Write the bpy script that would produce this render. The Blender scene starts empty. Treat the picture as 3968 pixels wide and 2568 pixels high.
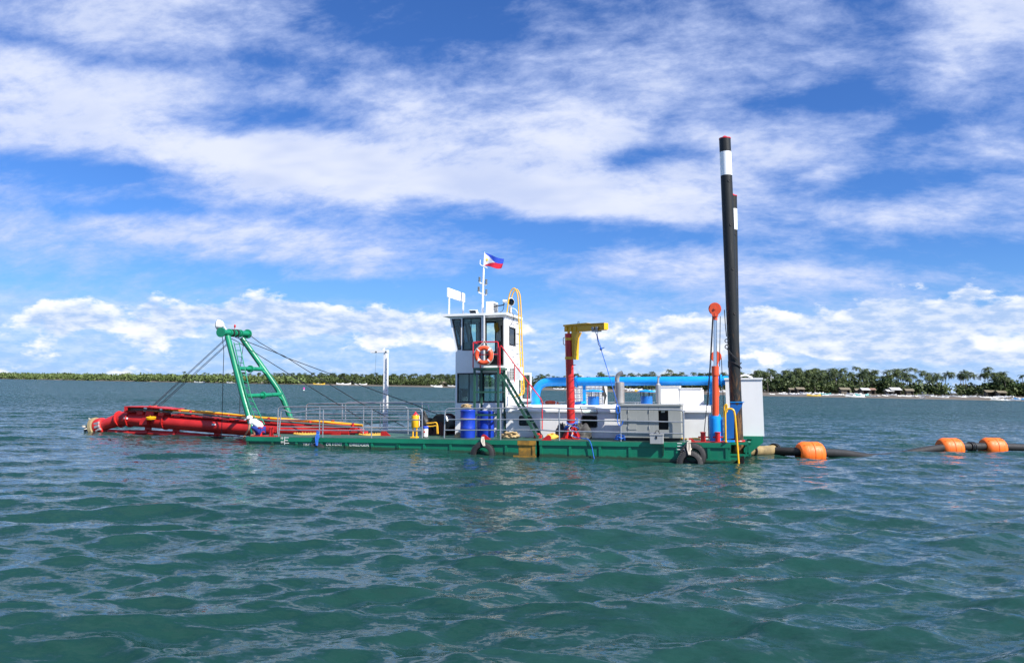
import bpy, math, random
import numpy as np
from mathutils import Vector, Matrix, noise as mnoise
from mathutils.geometry import tessellate_polygon
random.seed(7)
R_ = math.radians
scene = bpy.context.scene
COL = scene.collection

# ------------------------------------------------------------------ camera
F, CX, CY = 3095.0, 1984.0, 1142.0            # focal length / principal point in photo pixels
CAM_H = 2.30
PITCH, ROLL = math.atan(355 / 3095), R_(0.99)
cam = bpy.data.cameras.new('camera')
cam_ob = bpy.data.objects.new('camera', cam); COL.objects.link(cam_ob)
RC = Matrix.Rotation(R_(90) + PITCH, 3, 'X') @ Matrix.Rotation(ROLL, 3, 'Z')
cam_ob.matrix_world = Matrix.Translation((0, 0, CAM_H)) @ RC.to_4x4()
cam.sensor_width = 36; cam.lens = F / 3968 * 36
cam.shift_y = -(1284 - CY) / 3968
cam.clip_start = .1; cam.clip_end = 30000
scene.camera = cam_ob

# hull yaw (needed for the sun direction, which was read off shadows on the hull)
def ray(px):
    return RC @ Vector(((px[0] - CX) / F, -(px[1] - CY) / F, -1))
def at_y(px, Y):
    d = ray(px); return Vector((0, 0, CAM_H)) + d * (Y / d.y)
D0 = at_y((955, 1692), 30.2); D1 = at_y((2831, 1717), 25.5)     # near deck edge, bow and stern
HL = (D1 - D0).length
eu = (D1 - D0).normalized()
ev = Vector((-eu.y, eu.x, 0)).normalized()
ew = eu.cross(ev).normalized()
MD = Matrix(((eu.x, ev.x, ew.x, D0.x), (eu.y, ev.y, ew.y, D0.y), (eu.z, ev.z, ew.z, D0.z), (0, 0, 0, 1)))
MDI = MD.inverted()

# ------------------------------------------------------------------ sun, sky, exposure
SUN = (eu * 1.0 - ev * 0.45 + Vector((0, 0, 1.05))).normalized()
sun = bpy.data.lights.new('sun', 'SUN'); sun.energy = 4.8; sun.angle = R_(.53); sun.color = (1, .955, .88)
sun_ob = bpy.data.objects.new('sun', sun); COL.objects.link(sun_ob)
sun_ob.rotation_euler = (-SUN).to_track_quat('-Z', 'Y').to_euler()
sun_ob.location = SUN * 60

world = bpy.data.worlds.new('World'); scene.world = world; world.use_nodes = True
vs = scene.view_settings
vs.view_transform = 'Standard'; vs.look = 'None'; vs.exposure = 0.84; vs.gamma = 1; vs.use_curve_mapping = False

class S:                                       # tiny expression wrapper around node sockets
    nt = None
    def __init__(s, k): s.k = k
    @staticmethod
    def m(op, *a, clamp=False):
        n = S.nt.nodes.new('ShaderNodeMath'); n.operation = op; n.use_clamp = clamp
        for i, x in enumerate(a):
            if isinstance(x, S): S.nt.links.new(x.k, n.inputs[i])
            else: n.inputs[i].default_value = x
        return S(n.outputs[0])
    def __add__(s, o): return S.m('ADD', s, o)
    __radd__ = __add__
    def __sub__(s, o): return S.m('SUBTRACT', s, o)
    def __rsub__(s, o): return S.m('SUBTRACT', o, s)
    def __mul__(s, o): return S.m('MULTIPLY', s, o)
    __rmul__ = __mul__
    def __truediv__(s, o): return S.m('DIVIDE', s, o)
def smooth(x, a, b, to0=0., to1=1.):
    n = S.nt.nodes.new('ShaderNodeMapRange'); n.interpolation_type = 'SMOOTHSTEP'
    S.nt.links.new(x.k, n.inputs[0])
    for i, q in enumerate((a, b, to0, to1)): n.inputs[i + 1].default_value = q
    return S(n.outputs[0])
def vec(x, y, z=0.):
    n = S.nt.nodes.new('ShaderNodeCombineXYZ')
    for i, q in enumerate((x, y, z)):
        if isinstance(q, S): S.nt.links.new(q.k, n.inputs[i])
        else: n.inputs[i].default_value = q
    return S(n.outputs[0])
def noise(v, scale, detail=5, rough=.5, dist=0., out='Fac'):
    n = S.nt.nodes.new('ShaderNodeTexNoise')
    if v is not None: S.nt.links.new(v.k, n.inputs['Vector'])
    n.inputs['Scale'].default_value = scale; n.inputs['Detail'].default_value = detail
    n.inputs['Roughness'].default_value = rough; n.inputs['Distortion'].default_value = dist
    return S(n.outputs[out])
def mix(f, a, b, blend='MIX'):
    n = S.nt.nodes.new('ShaderNodeMix'); n.data_type = 'RGBA'; n.blend_type = blend
    if isinstance(f, S): S.nt.links.new(f.k, n.inputs[0])
    else: n.inputs[0].default_value = f
    for i, q in ((6, a), (7, b)):
        if isinstance(q, S): S.nt.links.new(q.k, n.inputs[i])
        else: n.inputs[i].default_value = (*q[:3], 1)
    return S(n.outputs[2])
def sep(v):
    n = S.nt.nodes.new('ShaderNodeSeparateXYZ'); S.nt.links.new(v.k, n.inputs[0])
    return S(n.outputs[0]), S(n.outputs[1]), S(n.outputs[2])

def build_sky():
    nt = world.node_tree; S.nt = nt; nt.nodes.clear()
    out = nt.nodes.new('ShaderNodeOutputWorld')
    sky = nt.nodes.new('ShaderNodeTexSky'); sky.sky_type = 'NISHITA'; sky.sun_disc = False
    sky.sun_elevation = math.asin(SUN.z); sky.sun_rotation = math.atan2(SUN.x, SUN.y)
    sky.air_density = 1.0; sky.dust_density = .35; sky.ozone_density = 2.2
    tc = nt.nodes.new('ShaderNodeTexCoord'); d = S(tc.outputs['Generated'])
    x, y, z = sep(d)
    zc = S.m('MAXIMUM', z, 0.0)
    az = S.m('ARCTAN2', x, y); el = S.m('ARCSINE', zc)
    den = zc + .42
    px, py = x / den, y / den
    # cloud masses and gaps of the high sheet (azimuth, elevation, half widths in degrees, amount), noise everywhere
    blobs = [(-29, 18.5, 9, 2.6, .34), (-20, 15.0, 13, 2.2, .36), (-9, 14.0, 12, 2.0, .30), (-8, 18.3, 5, 2.2, .30), (4, 18.4, 6, 1.7, .36), (3, 14.2, 12, 2.2, .30), (8, 12.8, 8, 1.2, .22),
             (-26, 24, 10, 3.0, .22), (-17, 23.5, 6, 2.0, .12), (9, 23.5, 13, 3.5, .20), (31, 24, 6, 4, .34), (19, 16.2, 8, 2.0, .26), (32, 15.2, 5, 1.5, .24), (28, 12.2, 7, 1.3, .32), (16, 8.0, 12, 1.6, .36),
             (-25, 9.3, 11, 1.6, .30), (-13, 9.8, 8, 1.0, .16), (-5, 8.0, 8, .7, .08),
             (-19, 17.2, 5.5, 1.0, -.40), (-18, 21.5, 5, 1.2, -.26), (-30, 20.8, 5, .7, -.30), (-29, 13.6, 7, .8, -.36), (-26, 11.4, 5, .8, -.26), (-3, 24.6, 4, 2.6, -.26), (-11, 25, 5, 2, -.10),
             (10.3, 16.3, 3.5, 1.0, -.36), (21.5, 19.6, 5, 1.1, -.38), (26, 17.4, 2.6, 1.8, -.34), (25, 25, 2.4, 3.0, -.28), (24, 13.8, 7, .8, -.26), (5, 10.6, 9, 1.2, -.26), (27, 9.0, 7, 1.0, -.24), (-9, 6.6, 12, 1.5, -.42)]
    w1 = noise(vec(px * 1.6, py * 2.4, 3.1), 1.6, 3, .55)
    w2 = noise(vec(px * 1.6, py * 2.4, 8.4), 1.6, 3, .55)
    def gauss(v3, a, e, sa, se, k, acc):
        ma = nt.nodes.new('ShaderNodeVectorMath'); ma.operation = 'MULTIPLY_ADD'; nt.links.new(v3.k, ma.inputs[0])
        ma.inputs[1].default_value = (1 / R_(sa), 1 / R_(se), 0); ma.inputs[2].default_value = (-a / sa, -e / se, 0)
        dp = nt.nodes.new('ShaderNodeVectorMath'); dp.operation = 'DOT_PRODUCT'
        nt.links.new(ma.outputs[0], dp.inputs[0]); nt.links.new(ma.outputs[0], dp.inputs[1])
        return S.m('MULTIPLY_ADD', S.m('POWER', math.exp(-1), S(dp.outputs['Value'])), k, acc)
    wv = vec(az + (w1 - .5) * .24, el + (w2 - .5) * .10)
    tot = 0.
    for q in blobs: tot = gauss(wv, *q, tot)
    qx, qy = px + (w1 - .5) * .07, py + (w2 - .5) * .09
    big = noise(vec(qx * .9 + qy * .2, qy * 1.7 - qx * .15, 1.7), 2.1, 6, .58)
    rip = noise(vec(qx * 1.3 - qy * .35, qy * 2.1 + qx * .5, 5.2), 11.0, 5, .66)
    dens = big * 1.10 + (rip - .5) * .74 - .635 + tot
    a_hi = smooth(dens, -.30, .34) * .93
    # low cumulus along the horizon over a pale veil
    cx_, cy_ = az * 11.0, el * 21.0
    def cum(dx, dy, de): return noise(vec(cx_ + dx, cy_ + dy, 4.4), 1.25, de, .58)
    c0 = cum(0, 0, 7); c1 = cum(.05, .30, 4)
    ae = vec(az + (w1 - .5) * .06, el + (w2 - .5) * .03); prof = 0.
    for q in ((-12, 4.4, 7, 1.1, .26), (-22, 3.8, 12, 1.1, .19), (30, 4.6, 10, 1.9, .30), (17, 3.8, 10, 1.5, .18), (27, 2.4, 10, .8, .12), (5, 4.2, 7, .8, .10)):
        prof = gauss(ae, *q, prof)
    band = smooth(el, R_(8.0), R_(3.8)) * .16
    cd = c0 + prof + band - .72 - smooth(el, R_(7), R_(12)) * .25
    a_lo = smooth(cd, -.025, .085)
    shade = smooth(c1 + prof * .9 + band - .72, -.06, .14)
    tex = noise(vec(cx_ * 1.3, cy_ * 1.9, 7.7), 2.6, 4, .6)
    lo_col = mix(shade * smooth(tex, .68, .36, .45, 1.), (.98, .98, .98), (.40, .55, .83))
    veil = smooth(el + (c1 - .5) * .05, R_(6.2), R_(3.6)) * .72
    hi_thick = smooth(dens, .0, .50)
    rip2 = noise(vec(qx, qy * 1.9, 12.3), 3.4, 3, .6)
    hi_col = mix(hi_thick * smooth(rip2, .40, .68), mix(hi_thick, (.50, .60, .90), (.76, .80, .92)), (.55, .63, .86))
    haze = smooth(el, R_(11), R_(0.0)) * .55
    sk = nt.nodes.new('ShaderNodeMix'); sk.data_type = 'RGBA'; sk.blend_type = 'MULTIPLY'; sk.inputs[0].default_value = 1
    nt.links.new(sky.outputs[0], sk.inputs[6]); sk.inputs[7].default_value = (.088 * .46, .088 * .84, .088 * 1.50, 1)
    c = mix(haze, S(sk.outputs[2]), (.27, .53, .92))
    c = mix(a_hi, c, hi_col)
    c = mix(veil * smooth(tex, .25, .7, .75, 1.15), c, mix(smooth(tex, .35, .68), (.36, .55, .89), (.56, .70, .94)))
    c = mix(a_lo * .9, c, lo_col)
    bg = nt.nodes.new('ShaderNodeBackground'); nt.links.new(c.k, bg.inputs[0]); bg.inputs[1].default_value = .635
    nt.links.new(bg.outputs[0], out.inputs[0])
build_sky()

# ------------------------------------------------------------------ cycles
scene.render.engine = 'CYCLES'
scene.cycles.max_bounces = 6; scene.cycles.transparent_max_bounces = 12; scene.cycles.diffuse_bounces = 3

# ------------------------------------------------------------------ materials
def lin(c):
    return tuple((q / 12.92 if q <= .04045 else ((q + .055) / 1.055) ** 2.4) for q in (v / 255 for v in c))
MATS = {}
def new_mat(name):
    m = bpy.data.materials.new(name); m.use_nodes = True; S.nt = m.node_tree
    b = m.node_tree.nodes['Principled BSDF']; MATS[name] = m
    return m, b
def objco():
    n = S.nt.nodes.new('ShaderNodeTexCoord'); return S(n.outputs['Object'])
def put(b, key, s):
    S.nt.links.new(s.k, b.inputs[key])
def bump(b, h, strength, dist):
    n = S.nt.nodes.new('ShaderNodeBump'); n.inputs['Strength'].default_value = strength; n.inputs['Distance'].default_value = dist
    S.nt.links.new(h.k, n.inputs['Height']); S.nt.links.new(n.outputs[0], b.inputs['Normal'])
def paint(name, col, rough=.4, var=.22, dirt=.25, dirtcol=(.10, .075, .05), rust=0., metal=0., spec=.5, streak=True):
    m, b = new_mat(name)
    o = objco(); x, y, z = sep(o)
    n1 = noise(o, 1.3, 5, .6); n2 = noise(o, 14, 5, .6)
    sv = vec(x * 9, y * 9, z * .9)
    n3 = noise(sv, 1.0, 5, .65)
    lo = tuple(c * (1 - var) for c in col); hi = tuple(min(c * (1 + var * .6), .95) for c in col)
    c = mix(smooth(n1, .3, .7), lo, hi)
    if dirt:
        dm = smooth(n3 if streak else n2, .55, .80) * dirt + smooth(n2, .60, .80) * dirt * .5
        c = mix(dm, c, dirtcol)
    if rust:
        rm = smooth(n2 * .5 + n3 * .5, .60 - rust * .12, .68)
        c = mix(rm * min(1, rust * 1.3), c, mix(n2, (.05, .02, .008), (.26, .10, .03)))
    put(b, 'Base Color', c)
    put(b, 'Roughness', smooth(n2, .2, .8, rough * .8, min(1, rough * 1.35)))
    b.inputs['Metallic'].default_value = metal
    b.inputs['Specular IOR Level'].default_value = spec
    bump(b, n1 * .7 + n2 * .3, .25, .012)
    return m
paint('white', (.82, .82, .80), .38, .05, .30, (.34, .28, .20), .04)
paint('white_clean', (.82, .82, .80), .35, .03, .06, (.4, .38, .34))
paint('red', (.52, .018, .016), .42, .24, .34, (.13, .03, .02), .07)
paint('red_rail', (.60, .02, .03), .35, .1, .1)
paint('orange_red', (.72, .085, .025), .38, .12, .18)
paint('green', (.006, .21, .105), .34, .18, .12, (.03, .05, .035))
paint('deck_green', (.035, .098, .070), .55, .28, .45, (.075, .075, .062), .06, streak=False)
paint('dark_green', (.022, .085, .055), .4, .2, .2)
paint('blue', (.003, .29, .78), .40, .16, .20, (.03, .11, .24))
paint('bracket_blue', (.01, .13, .44), .38, .12, .2)
paint('drum_blue', (.008, .045, .42), .38, .12, .12)
paint('yellow', (.82, .44, .01), .38, .12, .14)
paint('jib_yellow', (.72, .38, .012), .40, .12, .25)
paint('hose_yellow', (.80, .42, .02), .45, .15, .15)
paint('steel', (.52, .53, .54), .34, .14, .35, (.16, .11, .07), .12, metal=.75)
paint('galv', (.42, .43, .44), .45, .15, .3, metal=.5)
paint('chrome', (.72, .73, .74), .16, .05, .0, metal=1.0)
paint('black_steel', (.018, .019, .019), .42, .3, .25, (.09, .06, .04), .08)
paint('black', (.012, .012, .013), .5, .3, .1)
paint('rubber', (.014, .014, .015), .62, .3, .3, (.06, .055, .05))
paint('wire', (.016, .017, .02), .45, .3, .1)
paint('grey_case', (.30, .31, .29), .42, .06, .18)
paint('grey_box', (.36, .37, .37), .45, .12, .35, rust=.06)
paint('pipe_grey', (.08, .115, .105), .4, .15, .2)
paint('winch', (.055, .012, .010), .55, .3, .4, (.03, .025, .02), .2)
paint('grease', (.022, .024, .02), .42, .3, .3)
paint('rope_white', (.55, .50, .42), .85, .2, .3, streak=False)
paint('rope_blue', (.015, .12, .52), .8, .2, .1, streak=False)
paint('rope_tan', (.42, .30, .15), .9, .3, .4, streak=False)
paint('canvas', (.06, .06, .058), .75, .4, .4, (.2, .2, .19), streak=False)
paint('yellow_cloth', (.75, .42, .06), .85, .25, .2)
paint('float_orange', (.86, .16, .012), .5, .16, .28, (.38, .13, .05))
paint('tan_cover', (.62, .36, .06), .6, .3, .4, (.2, .12, .05), streak=False)
paint('skin', (.36, .19, .12), .55, .1, .0)
paint('shirt', (.78, .79, .82), .85, .04, .0)
paint('shorts', (.01, .03, .22), .85, .2, .0)
paint('tooth', (.62, .58, .5), .5, .3, .4, (.25, .08, .03), streak=False)
paint('grind_ring', (.30, .24, .13), .6, .25, .3)
paint('brown_muffler', (.36, .35, .34), .5, .2, .45, (.22, .11, .06), .45, metal=.55)
paint('interior', (.70, .73, .73), .6, .08, .1)
paint('console', (.12, .20, .21), .5, .2, .1)
paint('magenta', (.65, .05, .40), .5)
paint('lamp_grey', (.16, .17, .17), .4)
paint('flag_blue', (.03, .09, .62), .8, .1, .0); paint('flag_red', (.70, .015, .05), .8, .1, .0)
paint('flag_white', (.85, .85, .85), .8, .03, .0); paint('flag_sun', (.85, .66, .05), .8, .03, .0)
paint('hose_dirty', (.30, .22, .10), .7, .5, .6, (.045, .035, .022), streak=False)
paint('letter_white', (.78, .77, .72), .6, .1, .35, (.25, .16, .07), streak=False)
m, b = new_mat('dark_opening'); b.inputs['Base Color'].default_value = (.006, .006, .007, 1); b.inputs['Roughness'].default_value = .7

def hull_mat():
    m, b = new_mat('hull_green')
    o = objco(); x, y, z = sep(o)
    n1 = noise(o, 1.1, 5, .6); n2 = noise(o, 13, 5, .6); n3 = noise(vec(x * 7, y * 7, z * .8), 1, 5, .65)
    c = mix(smooth(n1, .3, .7), (.004, .145, .078), (.007, .20, .108))
    c = mix(smooth(n3, .60, .82) * .45, c, (.06, .05, .028))
    c = mix(smooth(n2, .66, .78) * .35, c, (.16, .14, .09))
    gp = S.nt.nodes.new('ShaderNodeNewGeometry'); wx_, wy_, wz_ = sep(S(gp.outputs['Position']))
    c = mix(smooth(wz_ + (n3 - .5) * .12, .13, .05) * .8, c, (.030, .032, .016))      # weed and scum at the waterline
    put(b, 'Base Color', c); put(b, 'Roughness', smooth(n2, .2, .8, .26, .48))
    bump(b, n1, .3, .02)
    m2, b2 = new_mat('hull_stain')
    o = objco(); n1 = noise(o, 3, 5, .65); n2 = noise(o, 17, 5, .6)
    c = mix(smooth(n1, .40, .58), (.40, .20, .022), (.22, .12, .02)); c = mix(smooth(n2, .55, .7) * .6, c, (.02, .10, .05))
    put(b2, 'Base Color', c); b2.inputs['Roughness'].default_value = .55
hull_mat()

def spud_mat():
    m, b = new_mat('spud_steel')
    o = objco(); x, y, z = sep(o)
    n1 = noise(o, 1.2, 6, .65); n2 = noise(vec(x * 5, y * 5, z * 1.2), 1.6, 7, .7); n3 = noise(vec(x * 11, y * 11, z * .7), 1, 5, .6)
    wear = smooth(z, 8.5, 2.5)
    c = mix(n1, (.011, .013, .013), (.024, .025, .025))
    c = mix(smooth(n3, .60, .72) * .35, c, (.17, .16, .145))
    r = smooth(n2 + wear * .16, .60, .74) * (wear * .85 + .1)
    c = mix(r, c, mix(n1, (.11, .045, .014), (.25, .13, .045)))
    put(b, 'Base Color', c); b.inputs['Roughness'].default_value = .5; b.inputs['Specular IOR Level'].default_value = .28
    bump(b, n2, .35, .02)
spud_mat()

def glass_mat(name, tint, mirror):
    m = bpy.data.materials.new(name); m.use_nodes = True; MATS[name] = m
    nt = m.node_tree; nt.nodes.clear(); S.nt = nt
    o = nt.nodes.new('ShaderNodeOutputMaterial'); t = nt.nodes.new('ShaderNodeBsdfTransparent'); t.inputs[0].default_value = (*tint, 1)
    g = nt.nodes.new('ShaderNodeBsdfGlossy'); g.inputs[0].default_value = (.9, .95, .95, 1); g.inputs[1].default_value = .03
    fr = nt.nodes.new('ShaderNodeFresnel'); fr.inputs[0].default_value = mirror
    mx = nt.nodes.new('ShaderNodeMixShader'); nt.links.new(fr.outputs[0], mx.inputs[0]); nt.links.new(t.outputs[0], mx.inputs[1]); nt.links.new(g.outputs[0], mx.inputs[2])
    nt.links.new(mx.outputs[0], o.inputs[0])
glass_mat('glass', (.76, .90, .90), 1.5)
glass_mat('glass_dark', (.07, .10, .11), 1.6)

def water_mat():
    m, b = new_mat('sea_water')
    n = S.nt.nodes.new('ShaderNodeNewGeometry'); p = S(n.outputs['Position'])
    x, y, z = sep(p)
    n1 = noise(vec(x * .06, y * .06, 0.), 1, 4, .5)
    n2 = noise(vec(x * .5, y * .8, 2.), 1, 3, .55)
    c = mix(smooth(n1 * .7 + n2 * .3, .35, .65), (.008, .036, .029), (.012, .049, .043))
    put(b, 'Base Color', c)
    b.inputs['Roughness'].default_value = .075
    b.inputs['IOR'].default_value = 1.333; b.inputs['Specular IOR Level'].default_value = .36
    ra = noise(vec(x * .75 + y * .2, y * 1.7, 0.), 2.9, 4, .68, 0., 'Color')
    rb = noise(vec(x * .7 - y * .1, y * 1.5, 4.), 12.0, 3, .62, 0., 'Color')
    a1, a2, _ = sep(ra); b1, b2, _ = sep(rb)
    nn = n.outputs['Normal']; gx, gy, gz = sep(S(nn))
    kf = smooth(y, 20., 130., .80, 1.9); far_ = smooth(y, 16., 95.) * -.29       # far_: tilt added to distant normals, darkening reflections in place of unresolved wave occlusion
    sx = gx + ((a1 - .5) + (b1 - .5) * .7) * kf
    sy = gy + ((a2 - .5) + (b2 - .5) * .7) * kf + far_
    vn = S.nt.nodes.new('ShaderNodeVectorMath'); vn.operation = 'NORMALIZE'; S.nt.links.new(vec(sx, sy, gz).k, vn.inputs[0])
    S.nt.links.new(vn.outputs[0], b.inputs['Normal'])
water_mat()

# ------------------------------------------------------------------ mesh helpers
class MB:
    def __init__(s): s.v = []; s.f = []; s.mi = []; s.cur = 0
    def add(s, vs, fs):
        o = len(s.v); s.v += [tuple(q) for q in vs]; s.f += [tuple(i + o for i in f) for f in fs]; s.mi += [s.cur] * len(fs); return s
    def box(s, a, b):
        (x0, y0, z0), (x1, y1, z1) = a, b
        return s.add([(x0, y0, z0), (x1, y0, z0), (x1, y1, z0), (x0, y1, z0), (x0, y0, z1), (x1, y0, z1), (x1, y1, z1), (x0, y1, z1)],
                     [(0, 3, 2, 1), (4, 5, 6, 7), (0, 1, 5, 4), (1, 2, 6, 5), (2, 3, 7, 6), (3, 0, 4, 7)])
    def bar(s, p0, p1, a, b, up=(0, 0, 1)):              # rectangular bar, a across, b along 'up'
        p0, p1 = Vector(p0), Vector(p1); d = (p1 - p0).normalized(); up = Vector(up)
        if abs(d.dot(up)) > .98: up = Vector((1, 0, 0))
        sd = d.cross(up).normalized() * (a / 2); uu = sd.cross(d).normalized() * (b / 2)
        vs = [p + i * sd + j * uu for p in (p0, p1) for i, j in ((-1, -1), (1, -1), (1, 1), (-1, 1))]
        return s.add(vs, [(0, 3, 2, 1), (4, 5, 6, 7), (0, 1, 5, 4), (1, 2, 6, 5), (2, 3, 7, 6), (3, 0, 4, 7)])
    def prism(s, poly, d):                               # planar 3D polygon swept by vector d
        n = len(poly); a = [Vector(p) for p in poly]; b = [p + Vector(d) for p in a]
        tr = tessellate_polygon([a])
        fs = [tuple(t) for t in tr] + [tuple(i + n for i in reversed(t)) for t in tr]
        fs += [(i, (i + 1) % n, (i + 1) % n + n, i + n) for i in range(n)]
        return s.add(a + b, fs)
    def tube(s, pts, r, n=8, closed=False, caps=True):
        P = [Vector(p) for p in pts]; k = len(P)
        rs = r if isinstance(r, (list, tuple)) else [r] * k
        vs = []; t_prev = None; nrm = None
        for i in range(k):
            if closed: t = (P[(i + 1) % k] - P[i - 1])
            else: t = P[min(i + 1, k - 1)] - P[max(i - 1, 0)]
            t.normalize()
            if nrm is None:
                a = Vector((0, 0, 1)) if abs(t.z) < .9 else Vector((1, 0, 0)); nrm = (a - t * a.dot(t)).normalized()
            else:
                nrm = nrm - t * nrm.dot(t)
                nrm = nrm.normalized() if nrm.length > 1e-6 else t.orthogonal().normalized()
            bn = t.cross(nrm)
            for j in range(n):
                g = 2 * math.pi * j / n; vs.append(P[i] + (nrm * math.cos(g) + bn * math.sin(g)) * rs[i])
        fs = []
        for i in range(k if closed else k - 1):
            o0, o1 = i * n, ((i + 1) % k) * n
            for j in range(n): fs.append((o0 + j, o0 + (j + 1) % n, o1 + (j + 1) % n, o1 + j))
        if caps and not closed:
            fs.append(tuple(range(n - 1, -1, -1))); fs.append(tuple((k - 1) * n + j for j in range(n)))
        return s.add(vs, fs)
    def cyl(s, p0, p1, r0, r1=None, n=16):
        return s.tube([p0, p1], [r0, r0 if r1 is None else r1], n)
    def lathe(s, c, axis, prof, n=24):                   # profile of (distance along axis, radius)
        c = Vector(c); ax = Vector(axis).normalized()
        return s.tube_raw([(c + ax * d, r) for d, r in prof], ax, n)
    def tube_raw(s, rings, ax, n):
        a = Vector((0, 0, 1)) if abs(ax.z) < .9 else Vector((1, 0, 0)); e1 = (a - ax * a.dot(ax)).normalized(); e2 = ax.cross(e1)
        vs = []; fs = []
        for p, r in rings:
            for j in range(n):
                g = 2 * math.pi * j / n; vs.append(p + (e1 * math.cos(g) + e2 * math.sin(g)) * max(r, 1e-4))
        for i in range(len(rings) - 1):
            for j in range(n): fs.append((i * n + j, i * n + (j + 1) % n, (i + 1) * n + (j + 1) % n, (i + 1) * n + j))
        if rings[0][1] > 2e-4: fs.append(tuple(range(n - 1, -1, -1)))
        if rings[-1][1] > 2e-4: fs.append(tuple((len(rings) - 1) * n + j for j in range(n)))
        return s.add(vs, fs)
    def torus(s, c, axis, R, r, n=28, m=10, squash=1.):
        c = Vector(c); ax = Vector(axis).normalized()
        a = Vector((0, 0, 1)) if abs(ax.z) < .9 else Vector((1, 0, 0)); e1 = (a - ax * a.dot(ax)).normalized(); e2 = ax.cross(e1)
        vs = []; fs = []
        for i in range(n):
            g = 2 * math.pi * i / n; rd = e1 * math.cos(g) + e2 * math.sin(g)
            for j in range(m):
                h = 2 * math.pi * j / m; vs.append(c + rd * (R + r * math.cos(h)) + ax * (r * squash * math.sin(h)))
        for i in range(n):
            for j in range(m): fs.append((i * m + j, ((i + 1) % n) * m + j, ((i + 1) % n) * m + (j + 1) % m, i * m + (j + 1) % m))
        return s.add(vs, fs)
    def ball(s, c, r, n=14, m=9):
        rx, ry, rz = r if isinstance(r, (list, tuple)) else (r, r, r)
        vs = [(c[0], c[1], c[2] - rz)]; fs = []
        for i in range(1, m):
            ph = math.pi * i / m - math.pi / 2
            for j in range(n):
                g = 2 * math.pi * j / n; vs.append((c[0] + rx * math.cos(ph) * math.cos(g), c[1] + ry * math.cos(ph) * math.sin(g), c[2] + rz * math.sin(ph)))
        vs.append((c[0], c[1], c[2] + rz)); last = len(vs) - 1
        for j in range(n):
            fs.append((0, 1 + (j + 1) % n, 1 + j)); fs.append((last, 1 + (m - 2) * n + j, 1 + (m - 2) * n + (j + 1) % n))
        for i in range(m - 2):
            for j in range(n): fs.append((1 + i * n + j, 1 + i * n + (j + 1) % n, 1 + (i + 1) * n + (j + 1) % n, 1 + (i + 1) * n + j))
        return s.add(vs, fs)
    def wall(s, outer, holes, fn, th):                   # 2D outline with holes -> slab; fn(a,b,depth)->3D
        loops = [outer] + holes
        polys = [[Vector((p[0], p[1], 0)) for p in L] for L in loops]
        flat = [p for L in loops for p in L]; tr = tessellate_polygon(polys); n = len(flat)
        vs = [fn(p[0], p[1], 0) for p in flat] + [fn(p[0], p[1], th) for p in flat]
        fs = [tuple(t) for t in tr] + [tuple(i + n for i in reversed(t)) for t in tr]
        o = 0
        for L in loops:
            k = len(L)
            fs += [(o + i, o + (i + 1) % k, o + (i + 1) % k + n, o + i + n) for i in range(k)]; o += k
        return s.add(vs, fs)
def bez(p0, p1, p2, n=6):
    p0, p1, p2 = Vector(p0), Vector(p1), Vector(p2)
    return [p0 * (1 - t) ** 2 + p1 * 2 * t * (1 - t) + p2 * t * t for t in [i / n for i in range(n + 1)]]
def fillet(pts, rad, n=5):                               # round the corners of a polyline
    P = [Vector(p) for p in pts]; out = [P[0]]
    for i in range(1, len(P) - 1):
        a, b, c = P[i - 1], P[i], P[i + 1]
        r = min(rad, (a - b).length * .45, (c - b).length * .45)
        out += bez(b + (a - b).normalized() * r, b, b + (c - b).normalized() * r, n)
    out.append(P[-1]); return out
def catmull(pts, n=6):
    P = [Vector(p) for p in pts]; P = [P[0] * 2 - P[1]] + P + [P[-1] * 2 - P[-2]]; out = []
    for i in range(1, len(P) - 2):
        for k in range(n):
            t = k / n; a, b, c, d = P[i - 1:i + 3]
            out.append(.5 * ((2 * b) + (c - a) * t + (2 * a - 5 * b + 4 * c - d) * t * t + (3 * b - a - 3 * c + d) * t ** 3))
    out.append(P[-2]); return out

def mesh_of(name, mb, base=(0, 0, 0), angle=35, mats=()):
    me = bpy.data.meshes.new(name)
    vs = np.array(mb.v, dtype=float) - np.array(base)
    me.from_pydata(vs.tolist(), [], mb.f)
    me.polygons.foreach_set('use_smooth', [True] * len(me.polygons))
    if any(mb.mi): me.polygons.foreach_set('material_index', mb.mi)
    me.update()
    bm = __import__('bmesh').new(); bm.from_mesh(me); __import__('bmesh').ops.recalc_face_normals(bm, faces=bm.faces); bm.to_mesh(me); bm.free()
    me.set_sharp_from_angle(angle=R_(angle))
    for m in mats: me.materials.append(MATS[m])
    return me
def tag(o, label=None, cat=None, group=None, kind=None):
    if label: o['label'] = label
    if cat: o['category'] = cat
    if group: o['group'] = group
    if kind: o['kind'] = kind
    return o
ID = Matrix.Identity(4)
def link(name, data, mat4=ID, parent=None):
    o = bpy.data.objects.new(name, data); COL.objects.link(o); o.parent = parent; o.matrix_basis = mat4; return o
def as_mats(m): return (m,) if isinstance(m, str) else tuple(m)
def solo(name, label, cat, mb, mat, group=None, frame=None, kind=None, angle=35):
    a = np.array(mb.v); base = ((a[:, 0].min() + a[:, 0].max()) / 2, (a[:, 1].min() + a[:, 1].max()) / 2, a[:, 2].min())
    o = link(name, mesh_of(name, mb, base, angle, as_mats(mat)), (MD if frame is None else frame) @ Matrix.Translation(base))
    return tag(o, label, cat, group, kind)
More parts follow.
